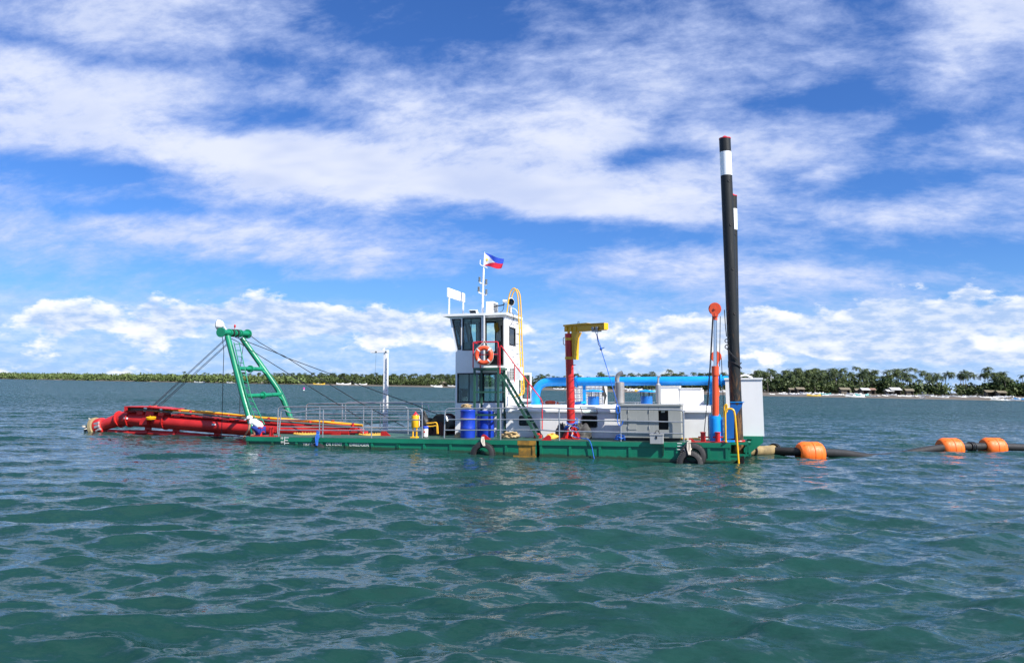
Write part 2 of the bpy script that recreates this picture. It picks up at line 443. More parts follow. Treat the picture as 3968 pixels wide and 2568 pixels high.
class T:                                                  # a thing made of parts; the Empty goes to its base
    def __init__(s, name, label, cat, group=None, frame=None, base=None):
        s.n, s.l, s.c, s.g, s.p = name, label, cat, group, []
        s.fr = MD if frame is None else frame; s.base = base
    def part(s, name, mb, mat, parent=None, label=None, angle=35, kind=None):
        s.p.append([name, mb, mat, parent, label, angle, kind]); return len(s.p) - 1
    def done(s):
        if s.base is None:
            a = np.array([v for p in s.p if isinstance(p[1], MB) for v in p[1].v])
            s.base = ((a[:, 0].min() + a[:, 0].max()) / 2, (a[:, 1].min() + a[:, 1].max()) / 2, a[:, 2].min())
        e = link(s.n, None, s.fr @ Matrix.Translation(s.base)); e.empty_display_size = .2
        tag(e, s.l, s.c, s.g); obs = []; shared = {}
        for name, mb, mat, par, lab, ang, kind in s.p:
            me = shared.get(id(mb)) or mesh_of(name, mb, s.base, ang, as_mats(mat)); shared[id(mb)] = me
            o = link(name, me, ID, e if par is None else obs[par]); obs.append(o)
            if lab: o['label'] = lab
            if kind: o['kind'] = kind
        s.e = e; return e
def copy_tree(o, mat4=None, parent=None):
    c = o.copy(); COL.objects.link(c); c.parent = parent
    if mat4 is not None: c.matrix_basis = mat4
    for ch in [q for q in o.children]: copy_tree(ch, None, c)
    return c

# photo pixels -> points in the dredger's frame (u along the hull from bow, v away from us, w up)
CL = MDI @ Vector((0, 0, CAM_H)); MD3I = MDI.to_3x3()
def P(px, v):
    d = MD3I @ ray(px); return CL + d * ((v - CL.y) / d.y)
def PWp(px, w):
    d = MD3I @ ray(px); return CL + d * ((w - CL.z) / d.z)
def zoomer(x0, y0, s): return lambda x, y: (x0 + x / s, y0 + y / s)
z1 = zoomer(300, 1200, 2.75); z2 = zoomer(1000, 1450, 3.85); z3 = zoomer(1500, 1350, 3.4217); z4 = zoomer(1650, 950, 3.849)
z5 = zoomer(2000, 1350, 3.422); z6 = zoomer(2350, 1200, 2.369); z7 = zoomer(2650, 500, 2.054); z8 = zoomer(2800, 1400, 2.0377)
zA = zoomer(900, 1550, 7.7); zB = zoomer(1700, 1180, 5.1325); zC = zoomer(2150, 1220, 6.417); zD = zoomer(1400, 1330, 4.278)
zE = zoomer(1580, 1560, 7.933); zF = zoomer(2680, 1400, 3.85); zG = zoomer(2200, 1420, 5.133); zH = zoomer(330, 1560, 5.95)
zI = zoomer(2000, 1400, 2.644)
def L(z, pts, v): return [P(z(*p), v) for p in pts]

# ------------------------------------------------------------------ the sea
def build_water():
    rng = np.random.default_rng(11)
    da = .0042; a0 = R_(58)
    ncol = int(2 * a0 / da); ang = np.linspace(-a0, a0, ncol)
    r = [5.0]
    while r[-1] < 9000:
        q = r[-1]; r.append(q * (1 + (.0046 if q < 70 else .009 if q < 400 else .03)))
    r = np.array(r); OY = -7.0
    RR, AA = np.meshgrid(r, ang, indexing='ij')
    X = RR * np.sin(AA); Y = RR * np.cos(AA) + OY
    step = np.maximum(RR * .0046, RR * da)
    step = np.where(RR > 70, RR * .009, step); step = np.where(RR > 400, RR * .03, step)
    dx = np.zeros_like(X); dy = np.zeros_like(X); dz = np.zeros_like(X)
    K = 140; wind = R_(-76)                               # travelling towards the camera, a little to the left
    lam = np.exp(np.linspace(np.log(.20), np.log(5.0), K)) * rng.uniform(.93, 1.07, K)
    for i in range(K):
        sp = 1.0 if lam[i] < .9 else .58
        th = wind + rng.normal(0, sp * .62); k = 2 * np.pi / lam[i]
        amp = .0056 * lam[i] ** .84 * (1.0 if lam[i] < 1.6 else (1.6 / lam[i]) ** 1.15) * rng.uniform(.5, 1.4)
        ph = rng.uniform(0, 6.28)
        fade = np.clip((lam[i] / step - 2.2) / 2.5, 0, 1)
        arg = k * (np.cos(th) * X + np.sin(th) * Y) + ph
        c = np.cos(arg) * amp * fade; sn = np.sin(arg) * amp * fade
        dz += c; dx -= np.cos(th) * sn * .92; dy -= np.sin(th) * sn * .92
    # gusts: patches of livelier and calmer water
    g = .82 + .30 * np.sin(X * .11 + Y * .05 + 1) * np.sin(Y * .13 - X * .04 + .4)
    V = np.stack([X + dx * g, Y + dy * g, dz * g], -1).reshape(-1, 3)
    nr = len(r); idx = np.arange(nr * ncol).reshape(nr, ncol)
    q = np.stack([idx[:-1, :-1], idx[:-1, 1:], idx[1:, 1:], idx[1:, :-1]], -1).reshape(-1, 4)[:, ::-1]
    me = bpy.data.meshes.new('water')
    me.vertices.add(len(V)); me.vertices.foreach_set('co', V.ravel())
    me.loops.add(q.size); me.loops.foreach_set('vertex_index', q.ravel())
    me.polygons.add(len(q)); me.polygons.foreach_set('loop_start', np.arange(0, q.size, 4)); me.polygons.foreach_set('loop_total', np.full(len(q), 4))
    me.update(); me.validate()
    me.polygons.foreach_set('use_smooth', np.ones(len(q), bool))
    if me.polygons[0].normal.z < 0: me.flip_normals()
    me.materials.append(MATS['sea_water'])
    o = link('water', me); tag(o, 'choppy teal green sea water reflecting the cloudy sky', 'water', kind='structure')
    print('WATER', len(V), len(q))
build_water()

# ------------------------------------------------------------------ dredger: hull
UW = P(z2(1560, 870), 1.9).x                 # aft end of the ladder well
UG = P(z5(285, 1300), 0.).x                  # joint between fore and aft pontoons
BM = 6.0
PI = math.pi
def text_mb(body, size, fn, spacing=1.0, thick=.006):
    cu = bpy.data.curves.new('lettering', 'FONT'); cu.body = body; cu.size = size; cu.space_character = spacing
    cu.extrude = thick; o = bpy.data.objects.new('lettering_tmp', cu); COL.objects.link(o)
    dg = bpy.context.evaluated_depsgraph_get(); me = o.evaluated_get(dg).to_mesh()
    mb = MB(); mb.add([fn(v.co.x, v.co.y, v.co.z) for v in me.vertices], [tuple(p.vertices) for p in me.polygons])
    o.to_mesh_clear(); bpy.data.objects.remove(o); bpy.data.curves.remove(cu); return mb

hull = T('dredger_hull', 'long green steel dredger pontoon hull with ribbed sides and white lettering', 'dredger hull', base=(HL / 2, 3, -1.5))
G = .05
hull.part('bow_pontoon', MB().box((0, .032, -1.5), (UG - G, 1.9, -.004)), 'hull_green')
hull.part('bow_pontoon', MB().box((0, 4.1, -1.5), (UG - G, BM, -.004)), 'hull_green')
hull.part('centre_pontoon', MB().box((UW, 1.9, -1.5), (UG - G, 4.1, -.008)), 'hull_green')
hull.part('stern_pontoon', MB().box((UG + G, .032, -1.5), (HL - .02, BM, -.004)), 'hull_green')
for a, b, v0, v1 in ((0, UW, -.0, 1.9), (0, UW, 4.1, BM), (UW, UG, -.0, BM), (UG, HL, -.0, BM)):
    hull.part('deck_plate', MB().box((a + .003, v0 + .004, -.002), (b - .003, v1 - .004, .012)), 'deck_green')
# gunwale flange, bottom flange (aft and fore modules)
for a, b in ((0, UG - G), (UG + G, HL)):
    hull.part('gunwale', MB().box((a, -.012, -.145), (b, .075, -.0025)), 'hull_green')
    hull.part('bottom_flange', MB().box((a, -.006, -.60), (b, .075, -.49)), 'hull_green')
hull.part('gunwale', MB().box((0, 1.88, -.14), (UW - .01, 1.915, -.006)), 'hull_green')
hull.part('gunwale', MB().box((0, 4.085, -.14), (UW - .01, 4.12, -.006)), 'hull_green')
hull.part('bow_transom_flange', MB().box((-.03, .0, -.14), (.0, 1.9, -.004)), 'hull_green')
stain_u0, stain_u1 = P(z5(20, 1280), 0).x, UG - G
ribs = [zA(455, 1200), zA(1195, 1200), zA(1915, 1200)] + [z2(x, 1020) for x in (945, 1315, 1700, 2085)] + \
       [z3(x, 1290) for x in (145, 490, 840, 1200, 1575)] + [z5(x, 1310) for x in (330, 715, 1110, 1505)] + \
       [z6(x, 1290) for x in (520, 650, 790, 940, 1105)]
rib_u = [P(p, 0.).x for p in ribs]
for u in rib_u:
    if 0 < u - .04 or True:
        u = max(u, .045)
        if u > HL - .05: u = HL - .05
        hull.part('rib', MB().prism([(u - .042, .0, -.147), (u + .042, .0, -.147), (u + .042, .0, -.488), (u - .042, .0, -.488)], (0, .075, 0)), 'hull_green')
u = P(z3(1945, 1290), 0).x
hull.part('rib', MB().box((u - .05, -.002, -.488), (u + .04, .075, -.147)), 'hull_stain', label='rust yellow stained rib')
hull.part('primer_patch', MB().box((stain_u0, -.0165, -.148), (stain_u1, -.0128, -.0)), 'hull_stain', label='ochre primer patch on the gunwale')
hull.part('primer_patch', MB().box((stain_u0 + .03, .026, -.485), (u - .055, .0315, -.15)), 'hull_stain', label='ochre primer patch on the side plate')
hull.part('primer_patch', MB().box((stain_u0 - .15, -.0105, -.598), (stain_u1, -.0068, -.492)), 'hull_stain', label='ochre primer patch on the bottom flange')
# lettering on the bow panels, sized to sit between the ribs
def hull_text(body, zx0, zx1, zy1, size, sp=1.0, name='lettering'):
    p0 = P(z2(zx0, zy1), .03); p1 = P(z2(zx1, zy1), .03)
    mb = text_mb(body, size, lambda x, y, z: (x, z, y), sp, .004)
    a = np.array(mb.v); k = (p1.x - p0.x) / (a[:, 0].max() - a[:, 0].min()); x0 = a[:, 0].min()
    mb.v = [(p0.x + (x - x0) * k, .0265 + y, p0.z + z) for x, y, z in mb.v]
    hull.part(name, mb, 'letter_white', label='white painted word ' + body.replace(' ', ''))
hull_text('TRANS', 667, 862, 1061, .145); hull_text('OR', 1015, 1090, 1061, .145); hull_text('I', 1112, 1122, 1061, .145); hull_text('ENT', 1145, 1255, 1061, .145); hull_text('DREDGER', 1368, 1655, 1068, .145)
def draft(z, nums, x_line, y0, y1, ticks):
    mb = MB()
    a, b = P(z(x_line, y0), -.02), P(z(x_line, y1), -.02)
    if nums: mb.box((a.x - .010, -.021, b.z), (a.x + .010, -.0135, a.z))
    for y, w in ticks:
        q0 = P(z(x_line, y), -.02)
        if not nums: mb = MB()
        q1 = P(z(x_line + w, y), -.02); mb.box((q0.x, -.0215, q0.z - .012), (q1.x, -.0135, q0.z + .012))
        if not nums: hull.part('draft_mark', mb, 'letter_white')
    if nums: hull.part('draft_scale', mb, 'letter_white')
    for t, x, y in nums:
        q = P(z(x, y), -.02)
        hull.part('draft_number', text_mb(t, .12, lambda X, Y, Z: (q.x + X, -.02 + Z * .5, q.z + Y), 1.0, .01), 'letter_white', label='white draft number ' + t)
draft(z2, [('16', 332, 965), ('14', 335, 1025)], 397, 930, 1075, [(943, 58), (983, 45), (1023, 62), (1062, 40)])
draft(z6, [], 650, 1220, 1290, [(1224, 42), (1250, 42), (1280, 42)])
# stern platform carrying the white tank, with knees, and the spud keeper frame
ue = P(z6(1436, 1170), 1.9).x
wt = P(z6(1436, 1158), 1.9).z
hull.part('stern_platform', MB().box((HL - .4, 1.7, wt - .10), (ue, 4.3, wt - .004)), 'hull_green')
for v in (1.7, 4.22):
    hull.part('knee', MB().prism([(ue, v, wt - .10), (ue, v, wt - .20), (HL + .25, v, wt - .85), (HL - .01, v, wt - .85), (HL - .01, v, wt - .70), (HL + .15, v, wt - .70), (ue - .35, v, wt - .10)], (0, .08, 0)), 'hull_green')
US = P(z6(1197, 1180), .8).x                 # near spud
for v in (.42, 1.12):
    hull.part('keeper_beam', MB().box((HL - .02, v, -.07), (US + .42, v + .07, .01)), 'hull_green')
    hull.part('keeper_beam', MB().box((HL - .02, v, -.42), (US + .40, v + .07, -.36)), 'hull_green')
    hull.part('keeper_web', MB().box((US + .25, v + .02, -.36), (US + .31, v + .05, -.07)), 'hull_green')
    hull.part('keeper_web', MB().prism([(HL - .02, v + .02, -.42), (HL + .35, v + .02, -.42), (HL - .02, v + .02, -.70)], (0, .03, 0)), 'hull_green')
hull.part('keeper_plate', MB().box((US + .34, .42, -.42), (US + .42, 1.19, .012)), 'hull_green')
hull.part('keeper_collar', MB().torus((US, .8, .03), (0, 0, 1), .235, .03, 24, 6), 'red', label='red collar ring round the spud')
hull.done()

# ------------------------------------------------------------------ railings
def railing(label, top, v, posts, mids, r=.024, w_base=.012, group='grey steel pipe railings on deck'):
    t = T('railing', label, 'railing', group)
    tp = fillet([P(p, v) for p in top], .16, 5)
    t.part('top_rail', MB().tube(tp, r, 8), 'steel')
    for a, b in posts:
        pa = P(a, v); pb = P(b, v); pb = Vector((pa.x + (pb.x - pa.x) * .4, v, w_base))
        t.part('post', MB().cyl(pa, pb, r * .95, n=8), 'steel')
    for m in mids:
        t.part('mid_rail', MB().tube([P(p, v) for p in m], r * .85, 8), 'steel')
    return t.done()
railing('outer railing on the bow side deck with its bent top rail beside the hull lettering',
        [z2(308, 925), z2(345, 535), z2(400, 530), z2(470, 575), z2(640, 560), z2(940, 516), z2(1700, 512), z2(2310, 512), z3(440, 797), z3(465, 830), z3(465, 1185)], .09,
        [(z2(975, 516), z2(962, 930)), (z2(1700, 512), z2(1688, 935))],
        [[z2(335, 676), z2(1700, 676), z2(2310, 678), z3(465, 945)], [z2(320, 830), z2(1690, 838), z3(465, 1090)]])
railing('inner railing along the ladder well on the near side deck',
        [z2(292, 884), z2(300, 484), z2(1200, 480), z2(2235, 480), z2(2238, 890)], 1.84,
        [(z2(922, 482), z2(920, 884)), (z2(1575, 480), z2(1573, 886))],
        [[z2(298, 634), z2(2236, 636)], [z2(296, 783), z2(2236, 790)]])
railing('inner railing of the far side deck across the ladder well',
        [z2(718, 670), z2(718, 438), z2(1300, 433), z2(1900, 430), z3(555, 738), z3(552, 900)], 4.16,
        [(z2(1258, 434), z2(1258, 640)), (z2(1825, 430), z2(1825, 640))],
        [[z2(718, 585), z2(2310, 588), z3(552, 830)]])
railing('outermost railing on the far side deck ahead of the wheelhouse',
        [z2(1302, 690), z2(1305, 415), z2(1850, 414), z2(2310, 412), z3(905, 708), z5(320, 716), z5(1850, 716), z6(430, 852)], 5.92,
        [(z2(1828, 414), z2(1828, 640)), (z3(465, 710), z3(465, 900)), (z5(1580, 716), z5(1580, 760)), (z6(290, 851), z6(290, 900))],
        [[z2(1305, 552), z2(2310, 556), z3(905, 833), z5(1190, 820)]])
railing('railing in front of the blue drums, stairs and grey generator',
        [z3(758, 1185), z3(770, 797), z3(1505, 790), z3(2050, 787), z5(570, 795), z5(1370, 803), z6(640, 918), z6(708, 922), z6(711, 1212)], .09,
        [(z3(1505, 790), z3(1503, 1190)), (z5(570, 795), z5(572, 1205)), (z5(1385, 803), z5(1385, 1220)), ],
        [[z3(768, 940), z3(2050, 942), z5(570, 946), z5(1385, 960), z6(125, 1018), z6(710, 1030)],
         [z3(762, 1080), z3(2050, 1080), z5(570, 1094), z5(1385, 1108), z6(125, 1125), z6(710, 1136)]])

# ------------------------------------------------------------------ bollards, pad eyes
def bollards(label, z, x0, x1, ytop, ybot, wpx, v):
    t = T('double_bollard', label, 'bollard', 'red double bollards')
    t.part('base_plate', MB().box((P(z(x0, ybot), v).x - .28, v - .2, .012), (P(z(x1, ybot), v).x + .28, v + .2, .035)), 'red')
    for x in (x0, x1):
        a = P(z(x, ybot), v); b = P(z(x, ytop), v); r = (P(z(x + wpx, ybot), v).x - P(z(x - wpx, ybot), v).x) / 2
        k = t.part('post', MB().lathe((a.x, v, .035), (0, 0, 1), [(0, r), (b.z - .06, r), (b.z - .06, r * 1.22), (b.z - .03, r * 1.22), (b.z - .028, r * .9)], 20), 'red')
        t.part('horn', MB().cyl((a.x - r * 2.0, v, (b.z) * .52), (a.x + r * 2.2, v, b.z * .52), .022, n=8), 'red', k)
    t.done()
bollards('red double bollard on the bow corner next to the crouching person', zA, 830, 1165, 812, 1062, 56, .35)
bollards('red double bollard on the stern corner beside the yellow handrail', z6, 889, 1024, 1122, 1215, 23, .35)
bollards('red double bollard on the far side deck', z2, 965, 1110, 685, 750, 22, 4.8)
def padeye(label, z, x, y, v, flip=1, s=1.0):
    c = P(z(x, y), v)
    poly = [(c.x - .14 * s * flip, v, .012), (c.x + .20 * s * flip, v, .012), (c.x + .02 * s * flip, v, .16 * s), (c.x - .06 * s * flip, v, .19 * s), (c.x - .13 * s * flip, v, .14 * s)]
    t = T('pad_eye', label, 'pad eye', 'red pad eyes on deck'); t.part('plate', MB().prism(poly, (0, .03, 0)), 'red')
    t.part('hole_ring', MB().torus((c.x - .06 * s * flip, v + .015, .11 * s), (0, 1, 0), .035 * s, .02, 14, 6), 'red'); t.done()
padeye('red pad eye welded above the half sunk tyre', z3, 1300, 1190, .12, 1)
padeye('red pad eye beside the red crane column foot', z5, 410, 1200, .12, -1)
padeye('red pad eye by the ladder hinge with a white pin', z2, 1890, 890, 1.5, 1, 1.2)
padeye('red pad eye in front of the cutter ladder hinge', z2, 1165, 885, 1.7, -1, 1.2)
padeye('red pad eye left of the generator end', z6, 780, 1205, .12, 1, .8)

# ------------------------------------------------------------------ cutter ladder
VL = 3.0
lad = T('cutter_ladder', 'long red tubular cutter ladder lying low over the water', 'cutter ladder')
c_el = [P(zH(470, 500), VL), P(zH(800, 385), VL), P(zH(1060, 370), VL)]
main0 = P(zH(1060, 370), VL); main1 = P(z1(1780, 1258), VL); mdir = (main1 - main0).normalized()
main2 = P(z2(1400, 868), VL)
rm = .31
def ring(c, d, r, w): return MB().cyl(Vector(c) - d * w, Vector(c) + d * w, r, n=28)
lad.part('main_tube', MB().tube([main0, main1, main2], rm, 28), 'red')
nose_dir = (P(zH(380, 535), VL) - c_el[1]).normalized()
nose_end = P(zH(400, 525), VL)
lad.part('elbow_tube', MB().tube([c_el[1], P(zH(930, 360), VL), main0], [.30, .32, .31], 28), 'red')
lad.part('nose_tube', MB().tube([c_el[1], nose_end], [.285, .235], 28), 'red')
fl = []
for c, d, r in ((c_el[1] + nose_dir * -.02, nose_dir, .37), (main0, mdir, .37), (P(zH(1880, 430), VL), mdir, .36)):
    k = lad.part('flange', ring(c, d, r, .025), 'red')
    e1 = Vector((0, 1, 0)); e2 = d.cross(e1).normalized(); mb = MB()
    for i in range(16):
        g = 2 * PI * i / 16; q = Vector(c) + (e1 * math.cos(g) + e2 * math.sin(g)) * (r - .03); mb.cyl(q - d * .05, q + d * .05, .014, n=6)
    lad.part('bolts', mb, 'red', k)
lad.part('bearing_housing', MB().lathe(nose_end - nose_dir * .12, nose_dir, [(0, .25), (.05, .33), (.16, .36), (.3, .37), (.36, .36)], 28), 'red')
gk = MB()
e1 = Vector((0, 1, 0)); e2 = nose_dir.cross(e1).normalized()
for g in (2.6, 3.05, 3.5):
    q = nose_end + nose_dir * .02 + (e1 * math.cos(g) + e2 * math.sin(g)) * .31
    gk.bar(q - nose_dir * .12, q + nose_dir * .1, .12, .1, e2)
lad.part('bearing_gap_plates', gk, 'galv')
# suction pipe underneath with hangers
sp = [P(zH(560, 680), VL), P(zH(860, 690), VL), P(zH(1450, 690), VL), P(z1(1050, 1327), VL), P(z1(1780, 1385), VL), P(z1(2300, 1425), VL)]
lad.part('suction_pipe', MB().tube(fillet(sp, .3), .125, 20), 'red')
for q in (zH(1020, 700), zH(1450, 690), z1(1050, 1325), z1(1490, 1362)):
    c = P(q, VL); k = lad.part('pipe_clamp', ring(c, mdir, .155, .05), 'red')
    if q != zH(1020, 700): lad.part('hanger', MB().box((c.x - .14, VL - .05, c.z + .08), (c.x + .14, VL + .05, c.z + .52)), 'red')
# upper hood plate and clamps
hA, hB, hC = P(zH(900, 80), VL - .5), P(zH(1480, 92), VL - .5), P(zH(1990, 140), VL - .5)
lad.part('hood_plate', MB().prism([hA, hB, hC, hC - Vector((0, 0, .03)), hB - Vector((0, 0, .035)), hA - Vector((0, 0, .035))], (0, 1.0, 0)), 'red')
hD = P(zH(900, 190), VL - .5)
for v in (0, .97):
    lad.part('hood_cheek', MB().prism([hA - Vector((0, 0, .036)), hA + Vector((.16, 0, -.038)), hA + Vector((.16, 0, -.16)), hD + Vector((.08, 0, 0)), hD], (0, .03, 0)) if v == 0 else
             MB().prism([q + Vector((0, v, 0)) for q in (hA - Vector((0, 0, .036)), hA + Vector((.16, 0, -.038)), hA + Vector((.16, 0, -.16)), hD + Vector((.08, 0, 0)), hD)], (0, .03, 0)), 'red')
lad.part('hood_back', MB().box((hD.x - .02, VL - .47, hD.z - .08), (hD.x + .03, VL + .47, hA.z - .04)), 'red')
for q, s in ((zH(1310, 215), .9), (zH(1800, 245), .8), (zH(2170, 280), .9), (z1(1200, 1120), 1), (z1(1605, 1160), .9), (z1(2035, 1195), 1), (z2(770, 762), 1), (z2(1410, 800), 1)):
    c = P(q, VL - .1)
    k = lad.part('hose_clamp', MB().box((c.x - .17 * s, VL - .25, c.z - .10), (c.x + .17 * s, VL + .22, c.z + .04)), 'red')
    lad.part('clamp_knob', MB().cyl((c.x + .01, VL - .1, c.z + .04), (c.x + .01, VL - .1, c.z + .19), .055, .05, n=10), 'red', k)
sb = P(zH(1520, 190), VL - .1)
for dv in (-.22, .16):
    lad.part('sheave_cheek', MB().prism([(sb.x - .22, VL + dv, sb.z - .22), (sb.x + .26, VL + dv, sb.z - .22), (sb.x + .16, VL + dv, sb.z + .17), (sb.x + .02, VL + dv, sb.z + .24), (sb.x - .1, VL + dv, sb.z + .2)], (0, .05, 0)), 'red')
lad.part('sheave', MB().cyl((sb.x + .02, VL - .16, sb.z + .05), (sb.x + .02, VL + .15, sb.z + .05), .17, n=20), 'orange_red')
tp0, tp1 = P(z1(1000, 1110), VL - .3), P(z2(1360, 818), VL - .3)
lad.part('top_stiffener', MB().prism([tp0, tp1, tp1 - Vector((0, 0, .05)), tp0 - Vector((0, 0, .05))], (0, .6, 0)), 'red')
hg = P(z2(1440, 870), VL - .6)
lad.part('hinge_foot', MB().prism([P(z2(1340, 886), 1.95), P(z2(1560, 886), 1.95), P(z2(1555, 860), 1.95), P(z2(1485, 825), 1.95), P(z2(1420, 822), 1.95)], (0, .5, 0)), 'red')
lad.part('name_plate', MB().box((P(zH(885, 370), VL - .36).x, VL - .345, P(zH(885, 370), VL).z), (P(zH(970, 370), VL - .36).x, VL - .325, P(zH(885, 330), VL).z)), 'white')
lad.part('name_plate', MB().box((P(z1(1432, 1225), VL - .33).x, VL - .335, P(z1(1432, 1225), VL).z), (P(z1(1468, 1225), VL - .33).x, VL - .31, P(z1(1432, 1208), VL).z)), 'white')
pc = P(zH(1350, 440), VL - .45)
lad.part('fairlead_bracket', MB().prism([(pc.x - .18, VL - .5, pc.z - .12), (pc.x + .2, VL - .5, pc.z - .12), (pc.x + .17, VL - .5, pc.z + .17), (pc.x - .05, VL - .5, pc.z + .17), (pc.x - .17, VL - .5, pc.z + .05)], (0, .35, 0)), 'red')
lad.part('fairlead_shaft', MB().cyl(P(zH(1500, 290), VL - .3), P(zH(1515, 390), VL - .5), .03, n=8), 'yellow')
yc = P(zH(1520, 350), VL - .52)
yk = lad.part('fairlead_sheave', MB().lathe(yc - Vector((0, 0, .05)), (.05, -.12, 1), [(0, .16), (.015, .20), (.03, .20), (.05, .12), (.07, .20), (.09, .20), (.10, .16)], 24), 'yellow', label='yellow fairlead sheave')
lad.done()

cut = T('rotary_cutter', 'rotary cutter with tan ring and pale pointed teeth at the ladder tip', 'cutter')
cd = nose_dir; cc = nose_end + cd * .26
cut.part('ring', MB().lathe(cc, cd, [(0, .36), (.0, .45), (.13, .47), (.13, .36), (.13, .34)], 32), 'grind_ring')
cut.part('hub', MB().lathe(cc + cd * .1, cd, [(0, .12), (.42, .11), (.5, .16), (.58, .12), (.62, .0)], 16), 'black_steel')
for i in range(5):
    pts = []
    for k in range(9):
        tt = k / 8; g = 2 * PI * i / 5 + tt * 1.1 + .5; rr = .42 * math.cos(tt * 1.15)
        pts.append(cc + cd * (.10 + tt * .46) + (e1 * math.cos(g) + e2 * math.sin(g)) * rr)
    k0 = cut.part('blade', MB().tube(catmull(pts, 2), .035, 6), 'black_steel')
    for k in range(1, 9, 2):
        q = pts[k]; rad = (q - cc - cd * (q - cc).dot(cd)).normalized()
        cut.part('tooth', MB().cyl(q, q + rad * .11 + cd * .09, .042, .008, n=6), 'tooth', k0)
cut.done()

def hoses():
    for i, (dw, dv, r) in enumerate(((0, .0, .030), (-.05, .05, .030), (.02, .16, .028), (-.03, .24, .028))):
        pts = L(z1, [(935, 1068), (1260, 1082), (1600, 1110), (1900, 1143)], VL + dv) + L(z2, [(0, 645), (420, 668), (800, 695), (1200, 730), (1560, 757)], VL + dv)
        pts = [p + Vector((0, 0, dw + .012 * math.sin(p.x * 2.1 + i * 2))) for p in pts]
        solo('hydraulic_hose', 'yellow hydraulic hose bundled along the red cutter ladder', 'hose', MB().tube(catmull(pts, 3), r, 8), 'hose_yellow', 'yellow hydraulic hoses on the ladder')
    pts = L(zH, [(960, 205), (1010, 165), (1080, 150), (1300, 155), (1700, 190), (2300, 240)], VL - .28) + L(z1, [(1540, 1135), (1900, 1165)], VL - .28) + L(z2, [(300, 702), (850, 742), (1380, 778)], VL - .28)
    solo('water_pipe', 'dark grey green pipe running along the top of the red ladder', 'pipe', MB().tube(catmull(pts, 3), .042, 10), 'pipe_grey')
hoses()

# ------------------------------------------------------------------ A-frame gantry
af = T('gantry', 'green tubular A-frame gantry with a ladder standing over the bow well', 'gantry')
la = [P(z1(1600, 285), 2.25), P(z1(1765, 925), 1.65), P(z1(1888, 1185), 1.5)]
la[2].z = .0; 
top_beam_a, top_beam_b = P(z1(1530, 240), 1.95), P(z1(1812, 257), 4.05)
lb = [Vector((q.x, 6 - q.y, q.z)) for q in la]
lb = [P(z1(1752, 300), 3.75), P(z2(345, 290), 4.35), P(z2(560, 745), 4.5)]; lb[2].z = .0
for leg in (la, lb): af.part('leg', MB().tube(fillet(leg, .5), .118, 18), 'green')
tb = top_beam_b - top_beam_a; td = tb.normalized()
af.part('top_beam', MB().cyl(top_beam_a, top_beam_b, .125, n=20), 'green')
for q in (top_beam_a, top_beam_b):
    af.part('end_disc', MB().cyl(q - td * .03, q + td * .03, .20, n=24), 'green')
for f in (.30, .38, .46, .55, .62, .70):
    q = top_beam_a + tb * f; af.part('sheave', MB().cyl(q - td * .035, q + td * .035, .165, n=20), 'green' if f not in (.38, .55) else 'grease')
def on_leg(leg, z):
    for i in range(len(leg) - 1):
        a, b = leg[i], leg[i + 1]
        if min(a.z, b.z) <= z <= max(a.z, b.z): return a + (b - a) * ((z - a.z) / (b.z - a.z))
    return leg[-1]
for q in (z1(1745, 622), z1(1790, 920)):
    w = P(q, 1.8).z; a = on_leg(la, w); b = on_leg(lb, w + (.02 if q == z1(1745, 622) else .06)); m = (a + b) / 2; d = (b - a).normalized()
    k = af.part('cross_beam', MB().cyl(a, b, .085, n=16), 'green')
    af.part('beam_flange', MB().cyl(m - d * .04, m + d * .04, .15, n=20), 'green', k)
    for leg, s_ in ((la, 1), (lb, -1)):
        e = on_leg(leg, w + .35); f = on_leg(leg, w - .35); base = on_leg(leg, w) + d * s_ * .35
        af.part('gusset', MB().prism([e, base, f], d.cross((e - f).normalized()) * .03), 'green')
# access ladder beside the near leg
off = Vector((.1, -.05, 0))
ra = [P(z1(1668, 350), 2.1), P(z1(1800, 920), 1.6), P(z1(1905, 1195), 1.45)]
rb = [P(z1(1722, 345), 2.15), P(z1(1848, 920), 1.75), P(z1(1995, 1222), 1.62)]
for rr in (ra, rb): af.part('ladder_rail', MB().tube(rr, .022, 6), 'green')
def along(pl, t):
    ln = [(pl[i + 1] - pl[i]).length for i in range(len(pl) - 1)]; s = t * sum(ln)
    for i, l in enumerate(ln):
        if s <= l: return pl[i] + (pl[i + 1] - pl[i]) * (s / l)
        s -= l
    return pl[-1]
for i in range(13): af.part('rung', MB().cyl(along(ra, (i + .3) / 13), along(rb, (i + .3) / 13), .015, n=6), 'green')
af.done()
solo('wind_vane', 'tiny red vane on a thin rod above the green gantry', 'vane',
     MB().cyl(P(z1(1665, 290), 2.9), P(z1(1677, 190), 2.9), .012, n=6).ball(P(z1(1678, 175), 2.9), (.05, .02, .075), 8, 6), 'red_rail')
def floodlamp(name, label, c, ax, r, stem):
    t = T(name, label, 'floodlight')
    ax = Vector(ax).normalized()
    t.part('lamp_body', MB().lathe(c, ax, [(-.9 * r, .45 * r), (-.55 * r, .8 * r), (0, r), (.35 * r, r * 1.05), (.4 * r, r * .98)], 20), 'white_clean')
    t.part('lens', MB().lathe(Vector(c) + ax * (.4 * r + .004), ax, [(0, r * .93), (.03, r * .8), (.05, 0)], 20), 'glass_dark')
    t.part('stalk', MB().tube([Vector(c) - ax * r * .3, stem[0], stem[1]], .03, 8), 'white_clean')
    t.done()
fc = P(z1(1512, 160), 2.6)
floodlamp('floodlight', 'white round floodlight on top of the green gantry facing the bow', fc, (-.85, -.25, .1), .20, (P(z1(1562, 175), 2.6), P(z1(1590, 225), 2.7)))

